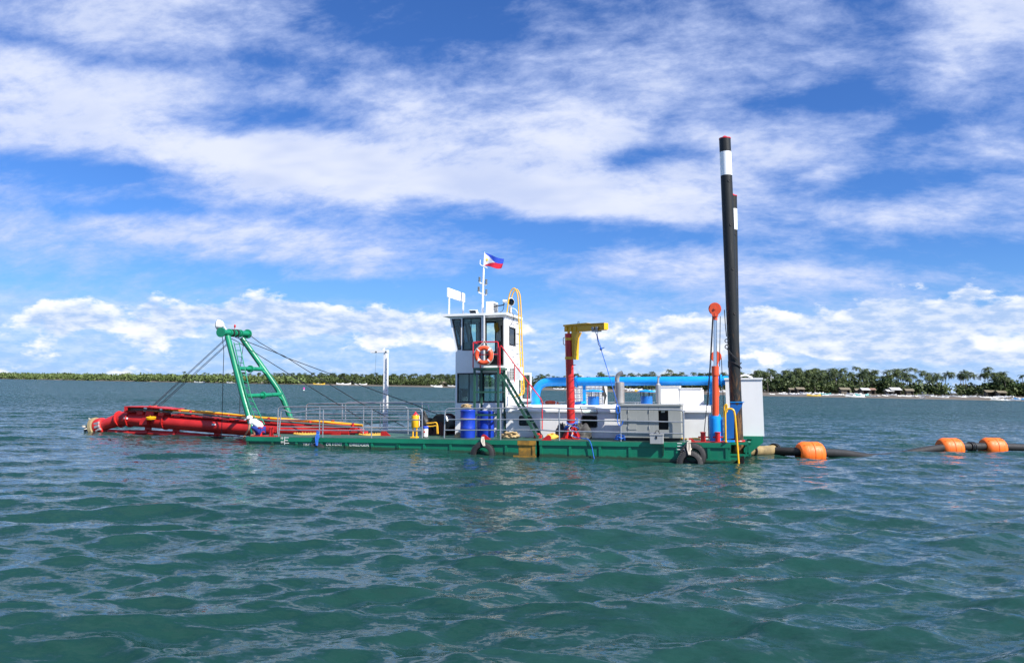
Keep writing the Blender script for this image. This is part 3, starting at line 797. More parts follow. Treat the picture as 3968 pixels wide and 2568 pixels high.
# ------------------------------------------------------------------ wire ropes
def wire(label, pts, r=.013, group='black wire ropes of the gantry'):
    return solo('wire_rope', label, 'wire rope', MB().tube(pts, r, 6), 'wire', group)
for i, (a, va, b, vb) in enumerate((((1585, 300), 2.7, (795, 1025), 2.8), ((1592, 308), 2.8, (812, 1025), 2.9), ((1605, 352), 3.0, (842, 1038), 3.0), ((1612, 360), 3.1, (862, 1040), 3.15))):
    wire('black hoist wire slanting from the gantry top to the red ladder', [P(z1(*a), va), P(z1(*b), vb)], .012)
wire('black wire dropping from the gantry top into the water past the ladder', [P(z1(1543, 270), 2.2), P(z1(1560, 450), 2.2), P(z1(1550, 800), 2.2), P(z1(1535, 1380), 2.2)], .014)
wire('black wire hanging between the gantry legs into the well', [P(z1(1715, 290), 3.4), P(z1(1768, 375), 3.4), P(z1(1738, 600), 3.4), P(z1(1725, 1350), 3.4)], .014)
wire('black stay from the gantry to the near deck behind the ladder hinge', [P(z1(1560, 272), 2.4), P(z1(1690, 330), 2.4), P(z2(470, 0), 2.2), P(z2(1300, 510), 2.0), P(z2(1700, 770), 1.9)], .015)
wire('black stay from the gantry to the centre deck hook', [P(z1(1680, 290), 3.0), P(z1(2200, 490), 3.0), P(z2(825, 0), 3.0), P(z2(1500, 410), 3.0), P(z2(2200, 790), 2.6)], .015)
wire('black winch wire from the gantry far end to the winch drum', [P(z1(1830, 265), 3.9), P(z1(1935, 345), 3.9), P(z1(2200, 500), 3.8), P(z2(1100, 0), 3.7), P(z2(1850, 280), 3.5), P(z2(2310, 440), 3.3), P(z3(700, 885), 3.0)], .015)
wire('slack black wire lying low from the ladder hinge to the winch', [P(z2(1430, 760), 3.2), P(z2(1750, 725), 3.2), P(z2(2310, 660), 3.2), P(z3(470, 925), 3.0)], .012)

# ------------------------------------------------------------------ wheelhouse tower
V0, V1, TW = 2.0, 4.0, .05                  # near wall, far wall, wall thickness
def uw(z, x, y, v=V0): q = P(z(x, y), v); return (q.x, q.z)
tw = T('wheelhouse', 'white two storey wheelhouse tower with raked front and dark framed windows', 'wheelhouse')
uL = uw(zB, 335, 1100)[0]; uR = uw(zB, 1320, 600)[0]
wTop = uw(zB, 600, 235)[1]; wKnee = uw(zB, 335, 905)[1]; uT = uw(zB, 215, 245)[0]
outer = [(uL, .012), (uR, .012), (uR, wTop), (uT, wTop), (uL, wKnee)]
def rect(z, x0, y0, x1, y1):
    a, b = uw(z, x0, y0), uw(z, x1, y1); return [(a[0], b[1]), (b[0], b[1]), (b[0], a[1]), (a[0], a[1])]
w1 = [uw(zB, 380, 893), uw(zB, 438, 893), uw(zB, 438, 290), uw(zB, 265, 290)]
w2 = rect(zB, 480, 270, 836, 900)
door = rect(zB, 930, 268, 1283, 1195)
w3 = rect(z3, 935, 330, 1236, 716)
w4 = rect(z3, 1272, 328, 1540, 712)
holes = [w1, w2, door, w3, w4]
def framed(parent_t, name, loop, fn, pane=True, fw=.035, mat='black', glass='glass', lab=None):
    cx = sum(p[0] for p in loop) / len(loop); cy = sum(p[1] for p in loop) / len(loop)
    inner = []
    n = len(loop)
    for i in range(n):                       # inset loop by fw
        a, b, c = Vector(loop[i - 1]), Vector(loop[i]), Vector(loop[(i + 1) % n])
        d1 = (b - a).normalized(); d2 = (c - b).normalized(); n1 = Vector((-d1.y, d1.x)); n2 = Vector((-d2.y, d2.x))
        if n1.dot(Vector((cx, cy)) - b) < 0: n1 = -n1
        if n2.dot(Vector((cx, cy)) - b) < 0: n2 = -n2
        bis = (n1 + n2); k = fw / max(.3, (1 + n1.dot(n2)) / 2) / 1.0
        inner.append(tuple(b + bis * .5 * k * 1.0))
    big = [(p[0] + (.012 if p[0] > cx else -.012), p[1] + (.012 if p[1] > cy else -.012)) for p in loop]
    k = parent_t.part(name, MB().wall(big, [inner], lambda a, b, d: fn(a, b, d - .012), TW + .024), mat, label=lab)
    if pane: parent_t.part('pane', MB().wall(inner, [], lambda a, b, d: fn(a, b, d + .02), .008), glass, k)
    return k
near = lambda a, b, d: (a, V0 + d, b)
far = lambda a, b, d: (a, V1 - d, b)
tw.part('near_wall', MB().wall(outer, holes, near, TW), 'white')
fh = [w1, w2, rect(zB, 950, 340, 1270, 900), w3, w4]
tw.part('far_wall', MB().wall(outer, fh, far, TW), 'white')
for h in (w1, w2): framed(tw, 'window', h, near)
k = framed(tw, 'door_frame', door, near, pane=False)
framed(tw, 'window', w3, near); framed(tw, 'window', w4, near)
for h in fh: framed(tw, 'window', h, far)
# sliding-sash bars
u_ = uw(zB, 640, 300)[0]; tw.part('sash_bar', MB().box((u_ - .012, V0 + .005, w2[0][1] + .03), (u_ + .012, V0 + .04, w2[2][1] - .03)), 'black')
u_ = uw(z3, 1085, 400)[0]; tw.part('sash_bar', MB().box((u_ - .012, V0 + .005, w3[0][1] + .03), (u_ + .012, V0 + .04, w3[2][1] - .03)), 'black')
# aft and fore walls
aft = lambda a, b, d: (uR - d, a, b)
wa0, wa1 = P(zB(1375, 440), 2.5), P(zB(1530, 825), 3.5)
va = [(2.55, wa1.z), (3.45, wa1.z), (3.45, wa0.z), (2.55, wa0.z)]
tw.part('aft_wall', MB().wall([(V0 + TW, .012), (V1 - TW, .012), (V1 - TW, wTop), (V0 + TW, wTop)], [va], aft, TW), 'white')
framed(tw, 'window', va, aft)
fr1 = lambda a, b, d: (uL + d, a, b)
vf = [(2.35, .95), (3.65, .95), (3.65, 1.75), (2.35, 1.75)]
tw.part('fore_wall', MB().wall([(V0 + TW, .012), (V1 - TW, .012), (V1 - TW, wKnee), (V0 + TW, wKnee)], [vf], fr1, TW), 'white')
framed(tw, 'window', vf, fr1)
sl = (wTop - wKnee); sk = lambda a, b, d: (uL + (uT - uL) * b / sl + d, a, wKnee + b)
vs_ = [(2.25, .12), (3.75, .12), (3.75, sl - .12), (2.25, sl - .12)]
tw.part('raked_front', MB().wall([(V0 + TW, 0), (V1 - TW, 0), (V1 - TW, sl), (V0 + TW, sl)], [vs_], sk, TW), 'white')
framed(tw, 'windscreen', vs_, sk)
# roof and floors
r0 = P(zB(75, 200), 1.82); rt = P(zB(700, 172), 1.82).z; rb_ = P(zB(700, 217), 1.82).z
uRoof = P(zB(1350, 190), 1.82).x
tw.part('roof', MB().box((r0.x, 1.82, rb_), (uRoof, 4.18, rt)), 'white_clean')
tw.part('roof_soffit', MB().box((uT + .002, V0 + .06, wTop - .03), (uR - .06, V1 - .06, rb_ - .003)), 'interior')
wf = uw(z3, 1100, 268)[1]
tw.part('upper_floor', MB().box((uL + .06, V0 + .06, wf - .1), (uR - .06, V1 - .06, wf)), 'interior')
tw.part('weld_seam', MB().box((uL, V0 - .006, uw(zB, 400, 1262)[1] - .008), (uw(zB, 680, 1262)[0], V0 - .0005, uw(zB, 400, 1262)[1] + .008)), 'white')
# control console and seat seen through the glass
ck = uw(zB, 520, 735)
tw.part('control_console', MB().prism([(uL + .1, 2.6, wf), (uL + .75, 2.6, wf), (uL + .75, 2.6, ck[1] - .15), (uL + .5, 2.6, ck[1]), (uL + .12, 2.6, ck[1] + .02)], (0, 1.1, 0)), 'console')
tw.part('operator_seat', MB().box((uL + 1.0, 2.8, wf), (uL + 1.45, 3.3, wf + .5)).box((uL + 1.42, 2.8, wf + .5), (uL + 1.55, 3.3, wf + 1.05)), 'black')
jk = uw(zB, 1145, 450)
tw.part('inner_partition', MB().box((uw(z3, 960, 400)[0], 3.0, .02), (uw(z3, 1090, 400)[0], 3.06, wf - .12)), 'interior')
# white open door leaf (edge-on) in the upper doorway and glazed lower door swung open at the back
ud = uw(zB, 905, 300)[0]
dk = tw.part('open_door', MB().prism([(ud, V0 - .014, door[0][1]), (ud + .04, V0 - .014, door[0][1]), (ud + .04 + .165, V0 - .60, door[0][1]), (ud + .165, V0 - .60, door[0][1])], (0, 0, door[2][1] + .05 - door[0][1])), 'white_clean')
tw.part('handle', MB().box((ud + .10, V0 - .56, door[0][1] + .9), (ud + .14, V0 - .46, door[0][1] + .94)), 'chrome', dk)
dl = [P(z3(1770, 700), 3.9), P(z3(1912, 318), 3.9)]
lo = [(dl[0].x, dl[0].z), (dl[1].x, dl[0].z), (dl[1].x, dl[1].z), (dl[0].x, dl[1].z)]
li = [(dl[0].x + .09, dl[0].z + .12), (dl[1].x - .07, dl[0].z + .12), (dl[1].x - .07, dl[1].z - .10), (dl[0].x + .09, dl[1].z - .10)]
dfn = lambda a, b, d: (a, 3.9 + d, b)
kd = tw.part('glazed_door', MB().wall(lo, [li], dfn, .05), 'white_clean')
tw.part('pane', MB().wall(li, [], lambda a, b, d: (a, 3.92 + d, b), .008), 'glass', kd)
tw.part('door_gasket', MB().wall([(p[0] + (.006 if i in (1, 2) else -.006), p[1] + (.006 if i > 1 else -.006)) for i, p in enumerate(li)], [[(p[0] + (-.03 if i in (1, 2) else .03), p[1] + (-.03 if i > 1 else .03)) for i, p in enumerate(li)]], lambda a, b, d: (a, 3.885 + d, b), .06), 'black', kd)
for i, y in enumerate((365, 570, 775, 975, 1180)):
    w = P(zB(1545, y), 3.6).z; tw.part('cable_bracket', MB().box((uR + .0005, 3.55, w - .012), (uR + .03, 3.85, w + .012)), 'galv')
tw.part('cable_conduit', MB().tube(fillet([P(zB(1590, 540), 3.85), P(zB(1590, 1100), 3.85), P(zB(1625, 1250), 3.85), P(zB(1640, 1480), 3.85)], .2), .016, 6), 'white_clean')
tw.done()
solo('yellow_jacket', 'yellow jacket hanging inside the upper wheelhouse window', 'jacket',
     MB().prism([P(zB(*q), 3.75) for q in ((1100, 365), (1170, 360), (1178, 440), (1200, 490), (1150, 555), (1115, 520), (1098, 440))], (0, .08, 0)), 'yellow_cloth')

# roof equipment
sgn = T('name_board', 'blank white board on two posts at the front of the wheelhouse roof', 'sign board')
ub = P(z4(342, 1000), 2.15).x
zb0, zb1 = P(z4(310, 770), 2.0).z, P(z4(310, 632), 2.0).z
sgn.part('board', MB().box((ub - .02, 2.0, zb0), (ub + .02, 4.0, zb1)), 'white_clean')
for v in (2.2, 3.85): sgn.part('post', MB().box((ub - .025, v - .035, rt), (ub + .015, v + .035, zb0 - .002)), 'white_clean')
sgn.done()

mast = T('signal_mast', 'slim white signal mast with four lamps on the wheelhouse roof', 'mast')
mb0 = P(z4(845, 998), 3.0); mb0.z = rt
mp = [mb0, P(z4(855, 560), 3.0), P(z4(862, 370), 3.0), P(z4(862, 335), 3.0)]
mast.part('pole', MB().tube(mp, [.045, .04, .035, .02], 10), 'white_clean')
mast.part('flag_staff', MB().tube([mp[-1], P(z4(876, 100), 3.0)], .012, 6), 'white_clean')
mast.part('base_plate', MB().box((mb0.x - .1, 2.9, rt + .001), (mb0.x + .1, 3.1, rt + .02)), 'galv')
def lampst(x, y, y2):
    a = P(z4(x, y2 + 12), 3.0); b = P(z4(x, y - 25), 3.0)
    k = mast.part('lamp', MB().lathe(a, (0, 0, 1), [(0, .055), (.03, .055), (.03, .042), (b.z - a.z - .02, .042), (b.z - a.z, .05), (b.z - a.z + .02, .03)], 12), 'lamp_grey')
for yl, (lx, ly), (rx, ry), jy in ((570, (802, 505), (902, 540), 575), (720, (790, 650), (903, 690), 725)):
    mast.part('arm', MB().tube(fillet([P(z4(lx, ly + 35), 3.0), P(z4(lx, yl - 12), 3.0), P(z4(852, jy + 3), 3.0), P(z4(rx - 4, jy + 20), 3.0), P(z4(rx, ry + 30), 3.0)], .06, 3), .028, 8), 'white_clean')
    lampst(lx, ly, ly + 25); lampst(rx, ry, ry + 25)
mast.part('antenna', MB().tube(fillet([P(z4(812, 218), 3.0), P(z4(806, 290), 3.0), P(z4(920, 340), 3.0)], .06, 3), .016, 6), 'white_clean')
mast.done()

def flag():
    t = T('flag', 'waving flag with white triangle, blue upper and red lower half on the mast', 'flag')
    A, B, C, D = P(z4(872, 112), 3.0), P(z4(1155, 205), 3.0), P(z4(1126, 346), 3.0), P(z4(858, 305), 3.0)
    N, M_ = 28, 16
    def pos(s, q):
        p = (A * (1 - s) + B * s) * (1 - q) + (D * (1 - s) + C * s) * q
        return p + Vector((0, .13 * s * math.sin(s * 7.5 + q * 1.6), .045 * s * math.sin(s * 6 + .8) ))
    mbs = {'flag_white': MB(), 'flag_blue': MB(), 'flag_red': MB()}
    tri = .62
    def cell(s0, s1, q0, q1, m):
        mbs[m].add([pos(s0, q0), pos(s1, q0), pos(s1, q1), pos(s0, q1)], [(0, 1, 2, 3)])
    for i in range(N):
        for j in range(M_):
            s0, s1, q0, q1 = i / N, (i + 1) / N, j / M_, (j + 1) / M_
            s, q = (s0 + s1) / 2, (q0 + q1) / 2
            e0 = tri * (1 - abs(2 * q0 - 1)); e1_ = tri * (1 - abs(2 * q1 - 1))
            m = 'flag_blue' if q < .5 else 'flag_red'
            lo, hi = min(e0, e1_), max(e0, e1_)
            if s1 <= lo: cell(s0, s1, q0, q1, 'flag_white')
            elif s0 >= hi: cell(s0, s1, q0, q1, m)
            else:
                a0 = min(max(e0, s0), s1); a1 = min(max(e1_, s0), s1)
                mbs['flag_white'].add([pos(s0, q0), pos(a0, q0), pos(a1, q1), pos(s0, q1)], [(0, 1, 2, 3)])
                mbs[m].add([pos(a0, q0), pos(s1, q0), pos(s1, q1), pos(a1, q1)], [(0, 1, 2, 3)])
    for m, nm in (('flag_blue', 'blue_half'), ('flag_red', 'red_half'), ('flag_white', 'white_triangle')): t.part(nm, mbs[m], m, angle=180)
    for dv in (-.012, .012):
        mb = MB(); c = pos(.17, .5) + Vector((0, dv, 0)); n = 32; ring_ = []
        for i in range(n):
            g = 2 * PI * i / n; rr = .075 if i % 4 < 2 else .045
            ds, dq = rr * math.cos(g), rr * math.sin(g) * 1.8
            ring_.append(pos(.17 + ds, .5 + dq) + Vector((0, dv, 0)))
        mb.add([c] + ring_, [(0, 1 + i, 1 + (i + 1) % n) for i in range(n)]); t.part('sun_emblem', mb, 'flag_sun')
    t.done()
flag()

ac = T('air_conditioner', 'white air conditioner box standing on the wheelhouse roof', 'air conditioner')
a0, a1 = P(z4(898, 998), 2.75), P(z4(1000, 835), 2.75); a0.z = rt
ac.part('casing', MB().box((a0.x, 2.75, rt + .03), (a1.x, 3.45, a1.z)), 'white_clean')
for i in range(9):
    w = rt + .07 + i * (a1.z - rt - .1) / 9; ac.part('grille_bar', MB().box((a1.x + .002, 2.8, w), (a1.x + .02, 3.4, w + .018)), 'lamp_grey')
ac.part('foot', MB().box((a0.x, 2.8, rt + .001), (a1.x, 2.86, rt + .029)), 'galv'); ac.part('foot', MB().box((a0.x, 3.34, rt + .001), (a1.x, 3.4, rt + .029)), 'galv')
ac.done()
ac2 = T('air_conditioner', 'white air conditioner with square grille fixed to the tower beside the stairs', 'air conditioner')
a0, a1 = P(zB(1405, 1500), 2.15), P(zB(1625, 1245), 2.15); am = P(zB(1505, 1300), 2.15).x
ac2.part('casing', MB().box((max(a0.x, uR + .03), 2.15, a0.z), (a1.x, 2.5, a1.z)), 'white_clean')
for i in range(4):
    u = a0.x + .02 + i * (am - a0.x - .03) / 3; ac2.part('grille_bar', MB().box((u, 2.115, a0.z + .03), (u + .022, 2.13, a1.z - .02)), 'white_clean')
for i in range(5):
    w = a0.z + .03 + i * (a1.z - a0.z - .08) / 4; ac2.part('grille_bar', MB().box((a0.x + .01, 2.131, w), (am, 2.144, w + .022)), 'white_clean')
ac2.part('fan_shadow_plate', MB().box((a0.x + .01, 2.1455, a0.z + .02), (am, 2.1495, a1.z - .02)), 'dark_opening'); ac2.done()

fl2 = T('floodlight', 'flat rectangular floodlight on the near edge of the wheelhouse roof', 'floodlight')
q = [P(z4(*p), 1.86) for p in ((662, 1030), (765, 1026), (748, 968), (642, 970))]
fl2.part('housing', MB().prism(q, (0.03, .08, .02)), 'white_clean')
c = sum(q, Vector()) / 4; fl2.part('lens', MB().prism([c + (p - c) * .84 + Vector((0, -.012, 0)) for p in q], (0, .008, 0)), 'glass_dark')
fl2.part('yoke', MB().tube([q[0] + Vector((.05, .05, 0)), Vector((q[0].x + .08, 1.97, rt + .005))], .012, 6).tube([q[1] + Vector((-.05, .05, 0)), Vector((q[1].x - .08, 1.97, rt + .005))], .012, 6), 'galv')
fl2.done()
sc = P(z4(1262, 848), 3.0)
floodlamp('searchlight', 'white searchlight on the aft edge of the wheelhouse roof', sc, (.72, -.6, .02), .15, (P(z4(1270, 920), 3.05), Vector((P(z4(1265, 990), 3.0).x, 3.05, rt))))
solo('junction_tube', 'white cylinder lamp pointing forward on the wheelhouse roof', 'lamp', MB().cyl(P(z4(1152, 833), 3.0), P(z4(1215, 838), 3.0), .06, n=14).tube([P(z4(1215, 838), 3.0), P(z4(1245, 845), 3.0)], .03, 8), 'white_clean')
for i, (lab, pts, m) in enumerate((('thick black cable arching over the wheelhouse roof', [(968, 995), (985, 945), (1050, 910), (1150, 893), (1165, 880), (1165, 860)], 'black'),
                       ('thin black cable looping down from the white lamp', [(1165, 862), (1160, 940), (1135, 985), (1105, 995)], 'black'),
                       ('white cable looping behind the searchlight', [(1290, 935), (1340, 960), (1385, 1030)], 'white_clean'),
                       ('black cable curving from the roof to the aft wheelhouse window', [(1240, 1003), (1295, 1020), (1312, 1080), (1290, 1150), (1250, 1200), (1210, 1203)], 'black'))):
    v = 2.9 if i < 3 else 2.45
    solo('cable', lab, 'cable', MB().tube(catmull([P(z4(*p), v) for p in pts], 4), .022 if i == 0 else .011, 6), m)

# yellow ladder on the aft side
yl = T('access_ladder', 'tall yellow hooped ladder on the aft side of the wheelhouse', 'ladder')
for v, dx in ((2.72, 0), (3.08, 0)):
    pts = [P(z3(1715, 632), 2.9), P(z3(1790, 605), 2.9), P(z3(1800, 560), 2.9), P(z3(1775, 0), 2.9), P(z4(1400, 900), 2.9), P(z4(1385, 720), 2.9)]
    pts += [P(z4(1340, 640), 2.9), P(z4(1290, 680), 2.9), P(z4(1262, 760), 2.9), P(z4(1225, 995), 2.9)]
    pts = [Vector((p.x, v, p.z)) for p in pts]; pts[-1].z = rt
    yl.part('rail', MB().tube(fillet(pts, .15, 4), .024, 8), 'yellow')
for i in range(13):
    y0, y1 = P(z4(1395, 1050), 2.9), P(z3(1800, 560), 2.9); t_ = i / 12; c = y0 + (y1 - y0) * t_
    yl.part('rung', MB().cyl((c.x, 2.72, c.z), (c.x, 3.08, c.z), .014, n=6), 'yellow')
yl.done()

# ------------------------------------------------------------------ green access platform, stair, red rails
VP0, VP1 = 1.05, 1.98
pf = T('access_platform', 'dark green steel platform frame in front of the wheelhouse', 'platform')
pa, pb = P(z3(1140, 262), VP0), P(z3(1566, 262), VP0); wp = pa.z
pc_ = P(z3(1480, 262), VP0)
pf.part('platform_plate', MB().box((pa.x, VP0, wp - .06), (pc_.x + .06, VP1, wp + .02)), 'dark_green')
legs = [(P(z3(1145, 700), VP0).x + .03, VP0 + .03), (P(z3(1470, 700), VP0).x, VP0 + .03), (P(z3(1145, 700), VP0).x + .03, VP1 - .08), (P(z3(1470, 700), VP0).x, VP1 - .08)]
for u, v in legs: pf.part('leg', MB().box((u - .035, v - .035, .013), (u + .035, v + .035, wp - .061)), 'dark_green')
for y in (578, 880):
    w = P(z3(1300, y), VP0).z
    for v in (VP0 + .03, VP1 - .08): pf.part('cross_bar', MB().box((legs[0][0] + .036, v - .02, w - .03), (legs[1][0] - .036, v + .02, w + .03)), 'dark_green')
    for u in (legs[0][0], legs[1][0]): pf.part('cross_bar', MB().box((u - .02, VP0 + .066, w - .03), (u + .02, VP1 - .116, w + .03)), 'dark_green')
pr = [P(zB(685, 745), VP0 + .03), P(zB(1183, 742), VP0 + .03)]
pf.part('guard_rail', MB().tube(fillet([(pr[0].x, VP0 + .03, wp + .02), (pr[0].x, VP0 + .03, pr[0].z), (pr[1].x, VP0 + .03, pr[1].z), (pr[1].x, VP0 + .03, wp + .02)], .06, 3), .024, 8), 'red_rail', label='red tubular guard rail')
wm = P(zB(900, 992), VP0).z
pf.part('guard_rail', MB().cyl((pr[0].x, VP0 + .03, wm), (pr[1].x, VP0 + .03, wm), .02, n=8), 'red_rail')
pf.part('guard_rail', MB().tube(fillet([(pr[0].x, VP0 + .04, pr[0].z - .02), (pr[0].x, VP1 - .05, pr[0].z - .02), (pr[0].x, VP1 - .05, wp + .02)], .06, 3), .022, 8), 'red_rail')
pf.part('guard_rail', MB().cyl((pr[0].x, VP0 + .04, wm), (pr[0].x, VP1 - .05, wm), .02, n=8), 'red_rail')
pf.done()
st = T('stair', 'steep dark green ship stair with red handrail leading to the platform', 'stair')
sA0, sA1 = P(z3(1500, 345), VP0), P(z5(290, 1085), VP0); sA1.z = .02
sd = sA1 - sA0
for v in (VP0, VP0 + .62): st.part('stringer', MB().bar((sA0.x, v, sA0.z), (sA1.x, v, sA1.z), .04, .09), 'dark_green')
for i in range(10):
    c = sA0 + sd * ((i + .6) / 10); st.part('tread', MB().box((c.x - .11, VP0 + .03, c.z - .01), (c.x + .09, VP0 + .59, c.z + .01)), 'dark_green')
hr = [P(zB(1217, 1370), VP0), P(zB(1215, 835), VP0), P(zB(1240, 815), VP0), P(zB(1275, 865), VP0), P(zB(1510, 1190), VP0), P(z5(345, 690), VP0), P(z5(345, 1078), VP0)]
st.part('handrail', MB().tube(fillet(hr, .1, 4), .021, 8), 'red_rail', label='red tubular handrail')
for a, b in ((zB(1510, 1190), zB(1505, 1540)), (z3(1867, 455), z3(1857, 775))): st.part('handrail_post', MB().cyl(P(a, VP0), P(b, VP0), .018, n=8), 'red_rail')
st.done()
def lifebuoy(label, c, R, r, ax, rope=True):
    t = T('lifebuoy', label, 'lifebuoy'); ax = Vector(ax).normalized(); c = Vector(c)
    t.part('ring', MB().torus(c, ax, R, r, 40, 14), 'orange_red')
    e1 = (Vector((0, 0, 1)) - ax * ax.z).normalized(); e2 = ax.cross(e1)
    for i in range(4):
        g = PI / 4 + PI / 2 * i; q = c + (e1 * math.cos(g) + e2 * math.sin(g)) * R; tg = (-e1 * math.sin(g) + e2 * math.cos(g))
        t.part('reflective_band', MB().cyl(q - tg * .022, q + tg * .022, r * 1.04, n=16), 'white_clean')
    if rope:
        pts = [c + (e1 * math.cos(2 * PI * i / 32) + e2 * math.sin(2 * PI * i / 32)) * (R + r * (1.02 + .25 * abs(math.sin(4 * PI * i / 32)))) for i in range(32)]
        t.part('grab_line', MB().tube(pts, .01, 5, closed=True), 'rope_white')
        t.part('lanyard', MB().tube([c + e1 * (R + r) + e2 * .22 - e1 * .06, Vector((c.x, VP0 + .0, pr[0].z + .03)), c + e1 * (R + r) - e2 * .22 - e1 * .06], .011, 5), 'rope_white')
    t.done()
lc = P(zB(897, 1008), VP0 - .09)
lifebuoy('orange lifebuoy with white bands hanging on the red platform rail', lc, .265, .078, (.12, -1, .05))
lifebuoy('orange lifebuoy lying behind the blue pipe on the white roof', P(z5(470, 740), 4.3), .25, .075, (0, .35, 1), False)

# ------------------------------------------------------------------ machinery house
mh = T('machinery_house', 'low white machinery house with sloping roof edge and black hatch windows', 'machinery house')
VM = 1.85
um0 = P(z3(1578, 1000), VM).x; um1 = P(z6(925, 1000), VM).x
wE = P(z5(1000, 843), VM - .1).z; wR = P(z5(1200, 752), 2.25).z
def rr(z, x0, y0, x1, y1, rad=.06):
    a, b = P(z(x0, y0), VM), P(z(x1, y1), VM); L_ = []
    for cx, cz, g0 in ((b.x - rad, b.z + rad, -90), (b.x - rad, a.z - rad, 0), (a.x + rad, a.z - rad, 90), (a.x + rad, b.z + rad, 180)):
        for k in range(5):
            g = R_(g0 + k * 22.5); L_.append((cx + rad * math.cos(g), cz + rad * math.sin(g)))
    return L_
h1 = rr(z5, 32, 882, 215, 1030); h2 = rr(z5, 872, 892, 1072, 1042)
mh.part('near_wall', MB().wall([(um0, .012), (um1, .012), (um1, wE - .003), (um0, wE - .003)], [h1, h2], lambda a, b, d: (a, VM + d, b), .05), 'white')
mh.part('far_wall', MB().box((um0, 4.55, .012), (um1, 4.6, wE - .003)), 'white')
mh.part('aft_wall', MB().box((um1 - .05, VM + .052, .012), (um1, 4.548, wE - .003)), 'white')
mh.part('fore_wall', MB().box((um0, VM + .052, .012), (um0 + .05, 4.548, wE - .003)), 'white')
ur = um1 + .12
roofp = [(um0, VM - .1, wE), (um0, VM - .1, wE + .07), (um0, VM - .02, wE + .13), (um0, 2.2, wR), (um0, 4.3, wR), (um0, 4.62, wE + .1), (um0, 4.62, wE)]
for x in (330, 700, 1120): u = P(z5(x, 950), VM).x; mh.part('weld_seam', MB().box((u - .006, VM - .004, .02), (u + .006, VM - .0005, wE - .02)), 'white')
for i in range(7): u = um0 + .5 + i * (ur - um0 - .8) / 6; mh.part('roof_seam', MB().box((u - .01, 2.22, wR + .0005), (u + .01, 4.28, wR + .012)), 'white')
mh.part('roof', MB().prism(roofp, (ur - um0, 0, 0)), 'white_clean')
for h, nm in ((h1, 'hatch_window'), (h2, 'hatch_opening')):
    cxx = sum(p[0] for p in h) / len(h); czz = sum(p[1] for p in h) / len(h)
    big = [(cxx + (p[0] - cxx) * 1.06, czz + (p[1] - czz) * 1.08) for p in h]; sm = [(cxx + (p[0] - cxx) * .93, czz + (p[1] - czz) * .91) for p in h]
    k = mh.part(nm, MB().wall(big, [sm], lambda a, b, d: (a, VM - .03 + d, b), .06), 'white_clean' if nm == 'hatch_window' else 'black')
    if nm == 'hatch_window': mh.part('pane', MB().wall(sm, [], lambda a, b, d: (a, VM - .012 + d, b), .01), 'glass_dark', k)
fp = [P(z5(*q), VM - .35) for q in ((870, 872), (1062, 872), (1062, 775), (845, 772))]
fb = [P(z5(875, 882), VM - .02), P(z5(1065, 882), VM - .02)]
mh.part('raised_hatch_flap', MB().tube(fillet([fp[3], fp[0] + Vector((0, .3, 0)), fp[1] + Vector((0, .3, 0)), fp[2], fp[3]], .04, 3), .016, 6), 'galv')
mh.part('raised_hatch_pane', MB().add([fp[3] + Vector((.02, 0, -.01)), fp[2] + Vector((-.02, 0, -.01)), fp[1] + Vector((-.02, .29, .02)), fp[0] + Vector((.02, .29, .02))], [(0, 1, 2, 3)]), 'glass')
mh.done()
# white cooler boxes on the roof
for i, (x0, x1, y0) in enumerate(((502, 667, 708), (678, 868, 725))):
    a, b = P(z6(x0, 880), 2.7), P(z6(x1, y0), 2.7)
    t = T('cooling_box', ('white sheet metal box between the slim exhaust and its twin', 'wider white sheet metal box next to the spud hoist wires')[i], 'box', 'white boxes on the machinery roof')
    t.part('casing', MB().box((a.x, 2.7, wR + .002), (b.x, 3.5, b.z)), 'white'); 
    t.part('lid', MB().box((a.x - .02, 2.68, b.z + .001), (b.x + .02, 3.52, b.z + .035)), 'white_clean')
    t.part('side_ledge', MB().box((b.x + .001, 2.75, wR + .002), (b.x + .06, 3.45, wR + .55)), 'white'); t.done()
# vents
def vent(label, z, x0, x1, yc, yb0, yb1, ym, v):
    t = T('mushroom_vent', label, 'vent', 'blue mushroom vents'); c = P(z((x0 + x1) / 2, yb1), v); c.z = wR
    R = (P(z(x1, yc), v).x - P(z(x0, yc), v).x) / 2; rb = (P(z(yb0[1], yb1), v).x - P(z(yb0[0], yb1), v).x) / 2
    wt_ = P(z(x0, ym), v).z; wc = P(z(x0, yc), v).z
    t.part('trunk', MB().cyl((c.x, v, wR + .002), (c.x, v, wt_), rb, n=24), 'bracket_blue')
    t.part('cap', MB().lathe((c.x, v, wc - .03), (0, 0, 1), [(0, R), (.03, R), (.07, R * .6), (.09, 0)], 28), 'blue')
    for i in range(6):
        g = i * PI / 3; t.part('stay', MB().cyl((c.x + rb * .95 * math.cos(g), v + rb * .95 * math.sin(g), wt_ - .08), (c.x + rb * .95 * math.cos(g), v + rb * .95 * math.sin(g), wc - .03), .014, n=6), 'black')
    t.done()
vent('blue mushroom vent in front of the caged white tank', z5, 890, 1165, 565, (955, 1105), 750, 635, 2.75)
vent('blue mushroom vent next to the slim silver exhaust', z6, 285, 452, 748, (328, 437), 862, 792, 2.75)
